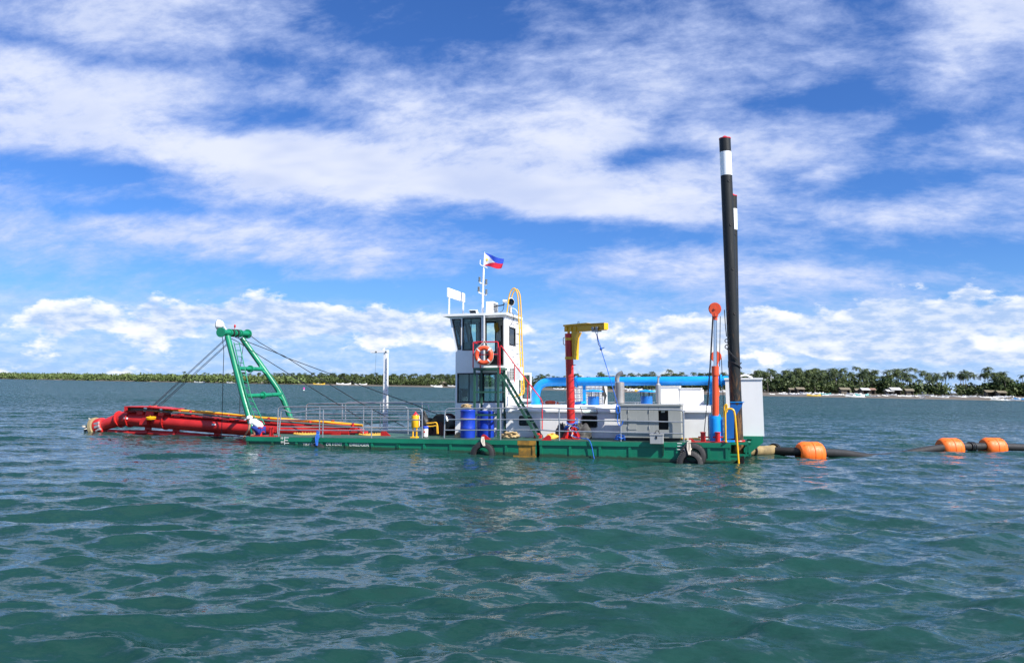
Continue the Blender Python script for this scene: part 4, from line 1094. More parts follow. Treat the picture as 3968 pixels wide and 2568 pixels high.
# exhausts
ex = T('exhaust', 'big rusty grey silencer with a bent pipe on top', 'exhaust', 'exhaust silencers')
a, b = P(zG(1035, 735), 1.4), P(zG(1030, 305), 1.4)
ex.part('silencer', MB().lathe(a, b - a, [(0, .10), (.02, .165), ((b - a).length - .1, .165), ((b - a).length - .02, .16), ((b - a).length, .09)], 24), 'brown_muffler')
ex.part('outlet_pipe', MB().tube(catmull([P(zG(985, 300), 1.4), P(zG(982, 230), 1.4), P(zG(1015, 160), 1.4), P(zG(1092, 122), 1.4)], 4), .078, 14), 'brown_muffler')
ex.part('outlet_mouth', MB().lathe(P(zG(1093, 121), 1.4), P(zG(1092, 122), 1.4) - P(zG(1030, 150), 1.4), [(0, .07), (.004, .0)], 14), 'dark_opening'); ex.done()
ex = T('exhaust', 'slim silver silencer with thin pipe above the generator', 'exhaust', 'exhaust silencers')
a, b = P(z6(478, 872), 1.3), P(z6(475, 675), 1.3)
ex.part('silencer', MB().lathe(a, b - a, [(-.05, .03), (0, .04), (.1, .085), ((b - a).length - .05, .085), ((b - a).length, .04)], 20), 'galv')
ex.part('outlet_pipe', MB().tube(catmull([P(z6(475, 680), 1.3), P(z6(475, 630), 1.3), P(z6(480, 615), 1.3), P(z6(493, 612), 1.3)], 3), .034, 10), 'galv'); ex.done()

# ------------------------------------------------------------------ blue discharge pipe
bp = T('discharge_pipe', 'thick bright blue pipe running aft above the white machinery house', 'pipe')
VB = 3.75; rp = .165
top = [P(z5(262, 745), VB), P(z5(262, 620), VB), P(z5(268, 520), VB), P(z5(310, 455), VB), P(z5(400, 432), VB), P(z5(660, 432), VB), P(z6(0, 656), VB), P(z6(500, 656), VB), P(z6(1120, 656), VB)]
top[0].z = wR
wmid = (top[4].z + top[-1].z) / 2
pts = [top[0], Vector((top[0].x, VB, wmid - .62))] + bez((top[0].x, VB, wmid - .6), (top[0].x, VB, wmid), (top[0].x + .6, VB, wmid), 10)[1:] + [Vector((top[-1].x, VB, wmid))]
bp.part('pipe_run', MB().tube(pts, rp, 28), 'blue')
bp.part('base_flange', MB().cyl((top[0].x, VB, wR + .002), (top[0].x, VB, wR + .05), rp + .07, n=24), 'blue')
for q in (z5(802, 430), z6(1055, 650)):
    u = P(q, VB).x; k = bp.part('flange', MB().cyl((u - .03, VB, wmid), (u + .03, VB, wmid), rp + .055, n=28), 'blue')
    mb = MB()
    for i in range(14):
        g = i * 2 * PI / 14; mb.cyl((u - .06, VB + (rp + .03) * math.cos(g), wmid + (rp + .03) * math.sin(g)), (u + .06, VB + (rp + .03) * math.cos(g), wmid + (rp + .03) * math.sin(g)), .014, n=6)
    bp.part('bolts', mb, 'black_steel', k)
for q in (z5(905, 600), z6(960, 800)):
    u = P(q, VB).x
    bp.part('support_post', MB().box((u - .055, VB - .05, wR + .001), (u + .055, VB + .05, wmid - rp + .02)), 'blue')
    if q == z5(905, 600): bp.part('support_foot', MB().bar((u - .35, VB - .6, wR + .05), (u + .05, VB - .052, wR + .09), .09, .09), 'blue')
bp.done()
ibc = T('tank', 'white plastic tank in a grey wire cage behind the blue pipe', 'tank')
a, b = P(z5(770, 760), 4.75), P(z5(1165, 492), 4.75)
ibc.part('bottle', MB().box((a.x + .03, 4.78, a.z), (b.x - .03, 5.75, b.z - .02)), 'white_clean')
for i in range(8):
    u = a.x + (b.x - a.x) * i / 7; ibc.part('cage_bar', MB().cyl((u, 4.75, a.z - .1), (u, 4.75, b.z), .012, n=6), 'galv')
for i in range(5):
    w = a.z + (b.z - a.z) * i / 4; ibc.part('cage_bar', MB().cyl((a.x, 4.735, w), (b.x, 4.735, w), .012, n=6), 'galv')
ibc.part('pallet', MB().box((a.x, 4.78, .013), (b.x, 5.75, a.z - .002)), 'galv')
ibc.done()
tp = [P(zG(*q), 4.5) for q in ((685, 385), (720, 380), (745, 500), (775, 575), (745, 680), (735, 745), (715, 735), (725, 590), (675, 585), (690, 480))]
solo('hanging_cloth', 'dark cloth hanging beside the caged white tank', 'cloth', MB().prism(tp, (0, .05, 0)), 'canvas')

# ------------------------------------------------------------------ jib crane
jc = T('jib_crane', 'red column jib crane with yellow boom and wire handle', 'crane')
VJ = 1.15
j0 = P(z5(735, 1150), VJ); j0.z = .012; j1 = P(zC(345, 465), VJ)
jd = (j1 - j0).normalized()
jc.part('column', MB().tube([j0, j1], .138, 28), 'red')
jc.part('pivot', MB().cyl(j1, j1 + jd * .07, .05, n=14), 'jib_yellow')
jc.part('base_plate', MB().box((j0.x - .32, VJ - .32, .013), (j0.x + .32, VJ + .32, .045)), 'red')
for i in range(8):
    g = i * PI / 4 + .2; d = Vector((math.cos(g), math.sin(g), 0))
    jc.part('base_gusset', MB().prism([j0 + d * .12 + Vector((0, 0, .035)), j0 + d * .33 + Vector((0, 0, .035)), j0 + d * .14 + Vector((0, 0, .42))], Vector((-d.y, d.x, 0)) * .025), 'red')
for y in (222, 375, 520, 672, 818):
    c = P(z5(735, y), VJ); jc.part('step_iron', MB().tube([(c.x - .06, VJ - .13, c.z + .03), (c.x - .06, VJ - .25, c.z), (c.x + .16, VJ - .25, c.z), (c.x + .16, VJ - .05, c.z + .0)], .012, 6), 'red')
SLEW = R_(30)                                   # boom slewed out towards the near side
bn = Vector((math.sin(SLEW), math.cos(SLEW), 0)); bdv = Vector((math.cos(SLEW), -math.sin(SLEW), 0)); bo = Vector((j1.x, VJ, 0))
def bx(px, py, off=0.):
    d = MD3I @ ray(zC(px, py)); s_ = (bo - CL).dot(bn) / d.dot(bn); return CL + d * s_ + bn * off
def slab(name, pts, o0, o1, mat='jib_yellow', **k): jc.part(name, MB().prism([bx(*p, o0) for p in pts], bn * (o1 - o0)), mat, **k)
slab('boom_web', [(250, 290), (870, 236), (1255, 212), (1255, 358), (600, 400), (250, 418)], -.03, .03)
slab('boom_top_flange', [(248, 288), (870, 234), (1255, 210), (1255, 196), (900, 216), (815, 198), (248, 250)], -.09, .09)
slab('boom_bottom_flange', [(600, 401), (1255, 359), (1255, 374), (600, 418)], -.09, .09)
jc.part('boom_end_plate', MB().prism([bx(1256, 200, -.10), bx(1256, 364, -.10), bx(1256, 364, .12), bx(1256, 200, .12)], bdv * .03), 'yellow')
for x in (325, 435, 545): slab('boom_stiffener', [(x - 8, 295), (x + 8, 293), (x + 8, 410), (x - 8, 412)], -.085, .085)
slab('knee_bracket', [(425, 408), (600, 402), (592, 430), (530, 560), (512, 1100), (450, 1060)], -.035, .035)
slab('knee_flange', [(600, 430), (530, 570), (512, 1110), (530, 1110), (548, 580), (612, 440)], -.09, .13, 'yellow')
for y0, y1 in ((570, 635), (1040, 1105)):
    a, b = P(zC(360, y1), VJ), P(zC(360, y0), VJ); jc.part('column_strap', MB().cyl((a.x, VJ, a.z), (a.x, VJ, b.z), .155, n=24), 'jib_yellow')
jc.part('wire_handle', MB().tube(fillet([P(zC(275, 562), VJ), P(zC(208, 562), VJ), P(zC(212, 738), VJ), P(zC(275, 738), VJ)], .05, 3), .012, 6), 'black')
jc.part('lifting_eye', MB().torus(bx(588, 190), bn, .035, .008, 14, 5), 'black')
tr = bx(1040, 375)
jc.part('trolley', MB().bar(tr - bdv * .13 - Vector((0, 0, .03)), tr + bdv * .13 - Vector((0, 0, .03)), .22, .06).cyl(tr - bdv * .09 - bn * .12 + Vector((0, 0, .06)), tr - bdv * .09 - bn * .04 + Vector((0, 0, .06)), .05, n=12).cyl(tr + bdv * .09 - bn * .12 + Vector((0, 0, .06)), tr + bdv * .09 - bn * .04 + Vector((0, 0, .06)), .05, n=12), 'brown_muffler')
jc.part('hook', MB().torus(bx(1040, 440), bn, .05, .012, 14, 6), 'chrome')
jc.done()
hr_ = [bx(1040, 470), bx(1075, 640), bx(1150, 850)]
rp_ = T('rope', 'blue rope slanting from the yellow boom hook to the railing', 'rope')
rp_.part('upper_loop', MB().tube([bx(1035, 465), bx(1085, 730), bx(1130, 800)], .012, 6).tube([bx(1048, 465), bx(1080, 620), bx(1135, 770), bx(1140, 810)], .012, 6), 'rope_blue')
rp_.part('knot', MB().ball(bx(1148, 840), (.045, .045, .06), 10, 7).tube([bx(1150, 835), bx(1235, 808)], .012, 6), 'rope_blue')
fall = [bx(1150, 860), Vector(P(zG(770, 0), .25)), Vector(P(zG(985, 720), .10))]
rp_.part('fall', MB().tube(fall, .013, 6), 'rope_blue')
cl = MB()
for i in range(3):
    cl.tube(catmull([P(zG(985, 730), .06), P(zG(955 + i * 12, 830), .03), P(zG(985, 930 - i * 10), .03), P(zG(1030, 900), .03), P(zG(1020 + i * 8, 800), .05), P(zG(985, 740), .06)], 4), .012, 6)
cl.tube(catmull([P(zG(995, 930), .05), P(zG(990, 1100), .03), P(zG(1030, 1170), .03), P(zG(1080, 1150), .03), P(zG(1100, 1070), .03)], 4), .013, 6)
rp_.part('coil_on_rail', cl, 'rope_blue'); rp_.done()
rg = T('rope', 'tangled blue and white rope round the crane foot trailing over the hull side', 'rope')
mb = MB()
for i in range(6):
    g0 = i * .9; pts = []
    for k in range(10):
        g = g0 + k * 2 * PI / 9; pts.append(Vector((j0.x + (.20 + .05 * math.sin(i * 3 + k)) * math.cos(g), VJ + (.20 + .05 * math.cos(i * 2 + k * 1.3)) * math.sin(g), .62 - i * .09 + .10 * math.sin(g * 1 + i))))
    mb.tube(catmull(pts, 3), .017, 6)
rg.part('tangle', mb, 'rope_blue')
tail = [P(z5(730, 1140), .75), P(z5(790, 1175), .45), P(z5(880, 1190), .15), P(z5(960, 1208), -.03), P(z5(1000, 1290), -.05), P(z5(1030, 1440), -.06), P(z5(1050, 1480), -.08), P(z5(1075, 1560), -.1)]
rg.part('tail', MB().tube(catmull(tail, 4), .017, 6), 'rope_blue')
rg.part('pale_strand', MB().tube(catmull([P(z5(690, 1020), .85), P(z5(740, 1010), .85), P(z5(700, 1060), .8), P(z5(750, 1120), .7), P(z5(735, 1160), .6), P(z5(800, 1185), .4)], 4), .015, 6), 'rope_white')
rg.done()

# tarpaulin heap, sack: crumpled blankets built from displaced domes
def heap(name, label, cat, c, r, mat, seed, group=None, n=26, m=14, rough=.28, tall=1.0):
    mb = MB(); o = Vector((seed * 3.1, seed * 1.7, seed)); vs = []; fs = []
    for i in range(m + 1):
        ph = (i / m) * PI / 2
        for j in range(n):
            g = 2 * PI * j / n; d = Vector((math.cos(ph) * math.cos(g), math.cos(ph) * math.sin(g), math.sin(ph)))
            k = 1 + rough * (mnoise.noise(d * 2.2 + o) + .6 * mnoise.noise(d * 5.1 + o) + .35 * mnoise.noise(d * 11 + o))
            vs.append((c[0] + d.x * r[0] * k, c[1] + d.y * r[1] * k, c[2] + max(0, d.z * r[2] * k)))
    for i in range(m):
        for j in range(n): fs.append((i * n + j, i * n + (j + 1) % n, (i + 1) * n + (j + 1) % n, (i + 1) * n + j))
    return solo(name, label, cat, mb.add(vs, fs), mat, group, angle=60)
c = P(z5(860, 1150), 1.55); heap('tarpaulin', 'crumpled black tarpaulin heaped behind the red crane foot', 'tarpaulin', (c.x, 1.5, .013), (.36, .26, .50), 'canvas', 3, rough=.42)
c = P(z5(610, 1150), 1.5); heap('tarpaulin', 'low dark canvas bundle left of the red crane foot', 'tarpaulin', (c.x, 1.5, .013), (.25, .25, .5), 'canvas', 5)
c = P(z5(475, 1160), 1.1); heap('sack', 'yellow cloth sack lying on deck near the stair foot', 'sack', (c.x, 1.1, .013), (.24, .2, .17), 'yellow_cloth', 8)
c = P(z5(290, 1155), 1.3); solo('deck_fitting', 'small red deck block under the stair foot', 'deck fitting', MB().box((c.x - .13, 1.2, .013), (c.x + .13, 1.4, .13)).box((c.x - .05, 1.17, .131), (c.x + .05, 1.43, .18)), 'red')
def coil(name, label, cat, c, R, turns, r, mat, seed, jit=.06, group=None):
    rnd = random.Random(seed); pts = []
    for i in range(turns * 14):
        g = i * 2 * PI / 14; rad = R * (1 - .45 * (i / (turns * 14)) * rnd.uniform(.5, 1.1))
        pts.append(Vector((c[0] + rad * math.cos(g) + rnd.uniform(-jit, jit), c[1] + rad * .8 * math.sin(g) + rnd.uniform(-jit, jit), .03 + c[2] + .16 * (i / (turns * 14)) + rnd.uniform(0, jit))))
    return solo(name, label, cat, MB().tube(catmull(pts, 2), r, 6), mat, group)
c = P(z3(1620, 1150), .8); coil('rope_coil', 'tangled tan rope heap on deck right of the blue drums', 'rope', (c.x, .95, .0), .30, 7, .028, 'rope_tan', 4)
c = P(z5(1400, 1185), .5); coil('rope_coil', 'small dark blue rope coil on deck in front of the generator', 'rope', (c.x, .2, .0), .16, 4, .014, 'rope_blue', 9, .05)

# ------------------------------------------------------------------ generator set and electric box
gn = T('generator', 'grey generator cabinet with one open dark louvre bay behind the railing', 'generator')
g0, g1 = P(z6(128, 1170), .28), P(z6(680, 868), .28)
gl = P(z6(78, 1000), .28).x
VG = .28
dk0, dk1 = P(z6(480, 1100), VG), P(z6(566, 925), VG)
hole = [(dk0.x, dk0.z), (dk1.x, dk0.z), (dk1.x, dk1.z), (dk0.x, dk1.z)]
gn.part('front_panel', MB().wall([(g0.x, g0.z), (g1.x, g0.z), (g1.x, g1.z - .05), (g0.x, g1.z - .05)], [hole], lambda a, b, d: (a, VG + d, b), .03), 'grey_case')
gn.part('cabinet', MB().box((g0.x + .001, VG + .24, g0.z), (g1.x - .001, 1.5, g1.z - .05)), 'grey_case')
gn.part('side_panel', MB().box((g1.x - .03, VG + .031, g0.z), (g1.x, VG + .239, g1.z - .05)), 'grey_case')
gn.part('side_panel', MB().box((g0.x, VG + .031, g0.z), (g0.x + .03, VG + .239, g1.z - .05)), 'grey_case')
gn.part('lid', MB().box((g0.x - .03, VG - .03, g1.z - .049), (g1.x + .03, 1.53, g1.z)), 'grey_case')
gn.part('bay_back', MB().box((dk0.x - .02, VG + .20, dk0.z - .02), (dk1.x + .02, VG + .238, dk1.z + .02)), 'dark_opening')
gn.part('control_screen', MB().box((dk0.x + .08, VG + .15, dk0.z + .55), (dk0.x + .2, VG + .17, dk0.z + .62)), 'white_clean')
for x in (193, 388, 480):
    u = P(z6(x, 1000), VG).x; gn.part('door_seam', MB().box((u - .004, VG - .003, g0.z + .05), (u + .004, VG - .0005, g1.z - .08)), 'black')
for x in (195, 388):
    for y in (930, 1078):
        q = P(z6(x, y), VG); gn.part('hinge', MB().cyl((q.x + .012, VG - .014, q.z - .05), (q.x + .012, VG - .014, q.z + .05), .012, n=8), 'galv')
q0, q1 = P(z6(195, 1098), VG), P(z6(275, 990), VG)
gn.part('access_door', MB().box((q0.x + .03, VG - .012, q0.z), (q1.x, VG - .0005, q1.z)), 'grey_case')
gn.part('skid', MB().box((g0.x + .05, VG + .08, .013), (g1.x - .05, VG + .2, g0.z - .001)), 'black'); gn.part('skid', MB().box((g0.x + .05, 1.2, .013), (g1.x - .05, 1.32, g0.z - .001)), 'black')
gn.part('radiator_end', MB().box((gl, VG + .12, P(z6(100, 1005), VG).z), (g0.x - .031, 1.3, g1.z - .08)), 'grey_case')
gn.done()
eb = T('electric_box', 'small grey electric box hung on the railing in front of the generator', 'electric box')
e0, e1_ = P(z6(405, 1225), -.02), P(z6(522, 1140), -.02)
eb.part('casing', MB().box((e0.x, -.16, e0.z), (e1_.x, .06, e1_.z - .03)), 'grey_box'); eb.part('lid', MB().box((e0.x - .015, -.175, e1_.z - .029), (e1_.x + .015, .062, e1_.z)), 'grey_box')
eb.part('latch', MB().box(((e0.x + e1_.x) / 2 - .03, -.175, e1_.z - .14), ((e0.x + e1_.x) / 2 + .02, -.161, e1_.z - .06)), 'black')
eb.part('cable', MB().tube(catmull([P(z6(440, 1138), -.02), P(z6(465, 1105), .05), P(z6(492, 1138), -.02)], 4), .01, 6), 'black')
eb.part('cable', MB().tube([P(z6(518, 1222), -.05), P(z6(522, 1250), -.03), P(z6(520, 1340), -.02)], .014, 6), 'black'); eb.done()

# ------------------------------------------------------------------ drums, bucket, canister, winch
def drum(label, z, x0, x1, y0, y1, v):
    t = T('drum', label, 'drum', 'blue plastic drums'); a = P(z((x0 + x1) / 2, y1), v); b = P(z((x0 + x1) / 2, y0), v); R = (P(z(x1, y1), v).x - P(z(x0, y1), v).x) / 2; h = b.z - .013
    prof = [(0, R * .93), (.03, R * .97), (h * .33, R * .985), (h * .36, R * 1.02), (h * .39, R * .985), (h * .64, R * .985), (h * .67, R * 1.02), (h * .70, R * .985), (h * .93, R * .97), (h * .96, R * 1.02), (h * .985, R * 1.02), (h, R * .96)]
    t.part('barrel', MB().lathe((a.x, v, .013), (0, 0, 1), prof, 32), 'drum_blue')
    t.part('lid', MB().lathe((a.x, v, .013 + h), (0, 0, 1), [(0.0005, R * .9), (.012, R * .88), (.014, 0)], 32), 'drum_blue')
    return t, Vector((a.x, v, .013 + h)), R
t, dtop, dR = drum('blue drum with rope heaped on its lid and tied round it', z3, 975, 1165, 815, 1165, 1.0)
t.part('lashing', MB().torus((dtop.x, 1.0, dtop.z - .30), (.05, 0, 1), dR + .012, .014, 28, 6), 'rope_tan'); t.done()
t2, d2, _ = drum('blue drum standing under the green platform', z3, 1225, 1418, 830, 1158, 1.45); t2.done()
t3, d3, _ = drum('blue drum half hidden behind the other drums', z3, 1195, 1330, 828, 1120, 1.78)
t3.done()
coil('rope_coil', 'brown rope heap on top of the blue drum', 'rope', (dtop.x - .05, 1.0, dtop.z), .2, 4, .022, 'rope_tan', 6, .04)
heap('dark_bundle', 'small dark oily rag bundle on deck left of the blue drums', 'rag', (P(zE(1510, 960), .95).x, 1.1, .013), (.14, .1, .16), 'rope_tan', 12)
yc_ = T('canister', 'yellow cylinder buoy with pointed red cap on short legs', 'buoy')
c0, c1 = P(zE(235, 755), .55), P(zE(240, 385), .55); R = (P(zE(350, 600), .55).x - P(zE(125, 600), .55).x) / 2
yc_.part('cylinder', MB().lathe((c0.x, .55, c0.z), (0, 0, 1), [(0, R * .97), (.01, R), (c1.z - c0.z - .01, R), (c1.z - c0.z, R * .97)], 28), 'yellow')
cp = P(zE(238, 265), .55); yc_.part('cap', MB().lathe((c0.x, .55, c1.z), (0, 0, 1), [(0, .10), (.04, .085), (.06, .05), (cp.z - c1.z, .005)], 18), 'red_rail')
for i in range(3):
    g = i * 2 * PI / 3 + 3.6; yc_.part('leg', MB().cyl((c0.x + R * .6 * math.cos(g), .55 + R * .6 * math.sin(g), .05), (c0.x + R * .6 * math.cos(g), .55 + R * .6 * math.sin(g), c0.z), .026, n=8), 'yellow')
yc_.part('foot', MB().box((c0.x - R, .42, .013), (c0.x + R * .6, .68, .055)), 'yellow'); 
yc_.part('gauge_tube', MB().cyl(P(zE(358, 715), .5), P(zE(358, 410), .5), .014, n=8), 'white_clean'); yc_.done()
bk = T('paint_bucket', 'white paint bucket with dark lid beside the yellow cylinder buoy', 'bucket')
b0, b1 = P(zE(545, 990), .75), P(zE(545, 720), .75); R = (P(zE(622, 850), .75).x - P(zE(470, 850), .75).x) / 2
bk.part('can', MB().lathe((b0.x, .75, .013), (0, 0, 1), [(0, R * .93), (.05, R * .94), (b1.z - .10, R)], 24), 'white_clean')
bk.part('lid', MB().lathe((b0.x, .75, b1.z - .085), (0, 0, 1), [(0, R * 1.03), (.07, R * 1.05), (.085, R * .9)], 24), 'flag_blue')
bk.part('label_mark', MB().box((b0.x - .035, .75 - R * 1.0 - .004, .20), (b0.x + .03, .75 - R * .96, .245)), 'red_rail')
bk.part('bottom_band', MB().lathe((b0.x, .75, .0135), (0, 0, 1), [(0, R * .95), (.03, R * .955)], 24), 'black'); bk.done()
wn = T('winch', 'dark red deck winch with large black wire drums', 'winch')
VW = 2.7
for (x, y, rpx, dv) in ((1130, 620, 275, .0), (700, 700, 230, .3)):
    c = P(zE(x, y), VW); R = (P(zE(x + rpx, y), VW).x - c.x); c.z = max(c.z, R * .9)
    for s_ in (-.45, .45): wn.part('drum_flange', MB().cyl((c.x, VW + dv + s_, c.z), (c.x, VW + dv + s_ + .04, c.z), R, n=32), 'winch' if s_ > 0 else 'grease')
    wn.part('wire_drum', MB().cyl((c.x, VW + dv - .44, c.z), (c.x, VW + dv + .44, c.z), R * .78, n=28), 'grease')
    wn.part('stand', MB().prism([(c.x - R * .8, VW + dv - .55, .013), (c.x + R * .8, VW + dv - .55, .013), (c.x + R * .3, VW + dv - .55, c.z + .05), (c.x - R * .3, VW + dv - .55, c.z + .05)], (0, .06, 0)), 'winch')
    wn.part('stand', MB().prism([(c.x - R * .8, VW + dv + .52, .013), (c.x + R * .8, VW + dv + .52, .013), (c.x + R * .3, VW + dv + .52, c.z + .05), (c.x - R * .3, VW + dv + .52, c.z + .05)], (0, .06, 0)), 'winch')
c = P(zE(540, 560), VW - .6); wn.part('motor', MB().cyl((c.x - .05, VW - .95, c.z - .05), (c.x - .05, VW - .58, c.z - .05), .15, n=18), 'red')
wn.part('motor_valve', MB().cyl(P(zE(520, 600), VW - .9), P(zE(520, 510), VW - .9), .05, n=12), 'red')
wn.done()
for dw, x2 in ((0, 0), (-.12, -25)):
    pts = [P(zE(585, 630), 1.6) + Vector((0, 0, dw)), P(zE(750, 625), 1.6) + Vector((0, 0, dw)), P(zE(880, 600), 1.6) + Vector((0, 0, dw)), P(zE(915 + x2, 700), 1.6), P(zE(930 + x2, 950), 1.6)]
    solo('hydraulic_hose', 'yellow hydraulic hose bending down from the dark winch to deck', 'hose', MB().tube(fillet(pts, .12, 4), .026, 8), 'hose_yellow', 'yellow hoses at the winch')
heap('black_bag', 'black pointed bag hung behind the yellow cylinder buoy', 'bag', (P(zE(500, 480), 1.75).x, 1.75, P(zE(500, 700), 1.75).z), (.19, .12, .52), 'black', 21, rough=.2)
solo('bottle', 'small white plastic bottle with red cap hanging on the railing', 'bottle', MB().lathe(P(zE(1215, 565), .05), P(zE(1180, 395), .05) - P(zE(1215, 565), .05), [(0, .03), (.01, .033), (.13, .033), (.16, .014), (.19, .014)], 12), 'white_clean')
# two tan bolted covers on the bow deck
for x, lab in ((705, 'tan round bolted cover on the bow deck'), (1680, 'tan round bolted cover on deck by the ladder hinge')):
    c = PWp(z2(x, 886 if x == 705 else 896), .03); R = .47 
    t = T('hatch_cover', lab, 'hatch cover', 'round tan hatch covers'); t.part('cover', MB().lathe((c.x, c.y, .013), (0, 0, 1), [(0, R), (.03, R), (.035, R * .97)], 32), 'tan_cover')
    for i in range(24):
        g = i * 2 * PI / 24; t.part('bolt', MB().cyl((c.x + R * .9 * math.cos(g), c.y + R * .9 * math.sin(g), .0485), (c.x + R * .9 * math.cos(g), c.y + R * .9 * math.sin(g), .08), .02, n=6), 'tan_cover')
    t.done()

# white measuring post with arm on the far deck
wp_ = T('davit', 'white square post with short arm and painted scale on the far side deck', 'davit')
VD = 4.6
d0, d1 = P(zD(385, 1380), VD), P(zD(395, 160), VD); wdt = (P(zD(405, 700), VD).x - P(zD(355, 700), VD).x) / 2
wp_.part('post', MB().prism([(d0.x - wdt * 1.25, VD, .013), (d0.x + wdt * 1.25, VD, .013), (d1.x + wdt, VD, d1.z), (d1.x - wdt, VD, d1.z)], (0, .18, 0)), 'white_clean')
ax0, ax1 = P(zD(152, 158), VD), P(zD(430, 110), VD)
wp_.part('arm', MB().box((ax0.x, VD - .01, ax0.z), (ax1.x, VD + .19, ax1.z)), 'white_clean')
wp_.part('arm_cap', MB().box((P(zD(348, 110), VD).x, VD + .05, ax1.z + .001), (P(zD(370, 110), VD).x, VD + .12, ax1.z + .08)), 'white_clean')
s0, s1 = P(zD(408, 1380), VD - .06), P(zD(436, 222), VD - .06)
wp_.part('scale_board', MB().box((s0.x, VD - .05, .05), (s1.x, VD - .002, s1.z)), 'white_clean')
for i in range(12):
    w = .4 + i * (s1.z - .5) / 12; wp_.part('scale_mark', MB().box((s0.x + .02, VD - .056, w), (s1.x - (.02 if i % 2 else .06), VD - .0505, w + .02)), 'red_rail' if i % 3 == 0 else 'black')
for x in (245, 408):
    q = P(zD(x, 140), VD - .02); wp_.part('bolt', MB().cyl((q.x, VD - .04, q.z), (q.x, VD - .011, q.z), .03, n=8), 'black')
wp_.part('measuring_wire', MB().cyl(P(zD(246, 165), VD), P(zD(230, 510), VD), .004, n=4), 'wire'); wp_.done()

# ------------------------------------------------------------------ spuds and hoists
def spud(label, p_top, p_low, v, band, holes_, r=.19):
    t = T('spud', label, 'spud pole', 'tall black steel spud poles')
    a = P(p_top, v); b = P(p_low, v); d = (b - a).normalized()
    bot = a + d * ((a.z + 3.2) / -d.z)
    s0 = P(band[0], v); s1 = P(band[1], v)
    q0 = a + d * ((s0.z - a.z) / d.z); q1 = a + d * ((s1.z - a.z) / d.z)
    t.part('tube', MB().tube([a, q0], r, 32), 'spud_steel'); t.part('white_band', MB().tube([q0, q1], r * 1.002, 32), 'white', label='white painted band')
    t.part('tube', MB().tube([q1, bot], r, 32), 'spud_steel')
    t.part('cap', MB().lathe(a, -d, [(0, r * 1.04), (.03, r * 1.04), (.031, r * .9), (.07, r * .5), (.10, r * .3), (.13, .0)], 28), 'red_rail', label='red end cap')
    for h in holes_:
        q = P(h, v - r); axp = a + d * ((q.z - a.z) / d.z); dr = Vector((q.x - axp.x, -math.sqrt(max(.0001, r * r - (q.x - axp.x) ** 2)), 0)).normalized()
        t.part('pin_hole', MB().torus(axp + dr * r, dr, .045, .012, 16, 6), 'black_steel')
        t.part('pin_hole_dark_disc', MB().cyl(axp + dr * (r - .03), axp + dr * (r + .004), .043, n=16), 'dark_opening')  # dark disc stands in for the shade inside a hole that is not cut
    t.done()
spud('tall black spud pole with white band and rusty foot, the nearer and higher one', z7(326, 82), z6(1200, 1160), .8, (z7(330, 186), z7(337, 373)),
     [z7(362, 410), z7(377, 760), z7(394, 1112), z7(409, 1467), z6(1183, 35)])
spud('second black spud pole with white band, mostly hidden behind the higher pole', z7(384, 537), z7(398, 1467), 4.9, (z7(405, 637), z7(410, 803)), [z7(414, 835), z7(422, 1150)], .18)

def hoist(label, x, v, zt, ch, yb):
    t = T('spud_hoist', label, 'hydraulic hoist', 'spud hoists with red sheaves')
    u0 = P(z6(1000, 1165), .6).x if x is None else x
    base = Vector((u0, v, .013))
    t.part('base_sleeve', MB().lathe(base, (0, 0, 1), [(0, .185), (yb - .06, .185), (yb - .05, .17), (yb, .17), (yb, .12)], 28), 'blue')
    t.part('sleeve_web', MB().box((u0 + .16, v - .03, .02), (u0 + .24, v + .03, yb - .1)), 'blue')
    t.part('barrel', MB().lathe(base, (.028, 0, 1), [(yb - .02, .098), (ch - .3, .098), (ch - .3, .118), (ch, .118), (ch, .06)], 24), 'orange_red')
    dd = Vector((.028, 0, 1)).normalized()
    rod0 = base + dd * ch; rod1 = Vector((base.x + .028 * zt, v, zt - .35))
    t.part('rod', MB().cyl(rod0, rod1, .056, n=20), 'chrome')
    hd = Vector((rod1.x, v, zt))
    t.part('head_block', MB().lathe(rod1 - Vector((0, 0, .02)), (0, 0, 1), [(0, .07), (.12, .075), (.12, .1), (.22, .1)], 18), 'orange_red')
    for s_ in (-.09, .06):
        t.part('sheave_cheek', MB().prism([(hd.x - .06, v + s_, zt - .26), (hd.x + .06, v + s_, zt - .26), (hd.x + .19, v + s_, zt - .03), (hd.x + .12, v + s_, zt + .15), (hd.x, v + s_, zt + .20), (hd.x - .12, v + s_, zt + .15), (hd.x - .19, v + s_, zt - .03)], (0, .03, 0)), 'orange_red')
    k = t.part('sheave', MB().cyl((hd.x, v - .055, zt), (hd.x, v + .055, zt), .205, n=28), 'orange_red')
    t.part('axle', MB().cyl((hd.x, v - .12, zt), (hd.x, v + .12, zt), .04, n=12), 'orange_red', k)
    t.done(); return hd
hs = P(z7(278, 1430), .6)
bu = P(z6(1000, 1160), .6).x
ch1 = P(z6(1015, 520), .6).z
h1_ = hoist('near red spud hoist cylinder with chrome rod and blue sleeve', bu, .6, hs.z, ch1, P(z6(1000, 975), .6).z)
hs2 = P(z6(1005, 430), 4.9)
h2_ = hoist('far spud hoist with red sheave behind the near cylinder', hs2.x - .028 * hs2.z, 4.9, hs2.z, hs2.z - 1.2, .75)
wire('wire from the near hoist sheave down to the stern bollard', [P(z6(978, -5), .58), P(z6(950, 500), .6), P(z6(920, 890), .6), P(z6(898, 1118), .5)], .013, 'wires of the spud hoists')
wire('second wire from the near hoist sheave to the deck', [P(z6(984, -5), .66), P(z6(958, 500), .7), P(z6(928, 880), .8)], .012, 'wires of the spud hoists')
wire('wire beside the chrome hoist rod', [P(z6(1045, 60), .7), P(z6(1038, 520), .7)], .012, 'wires of the spud hoists')
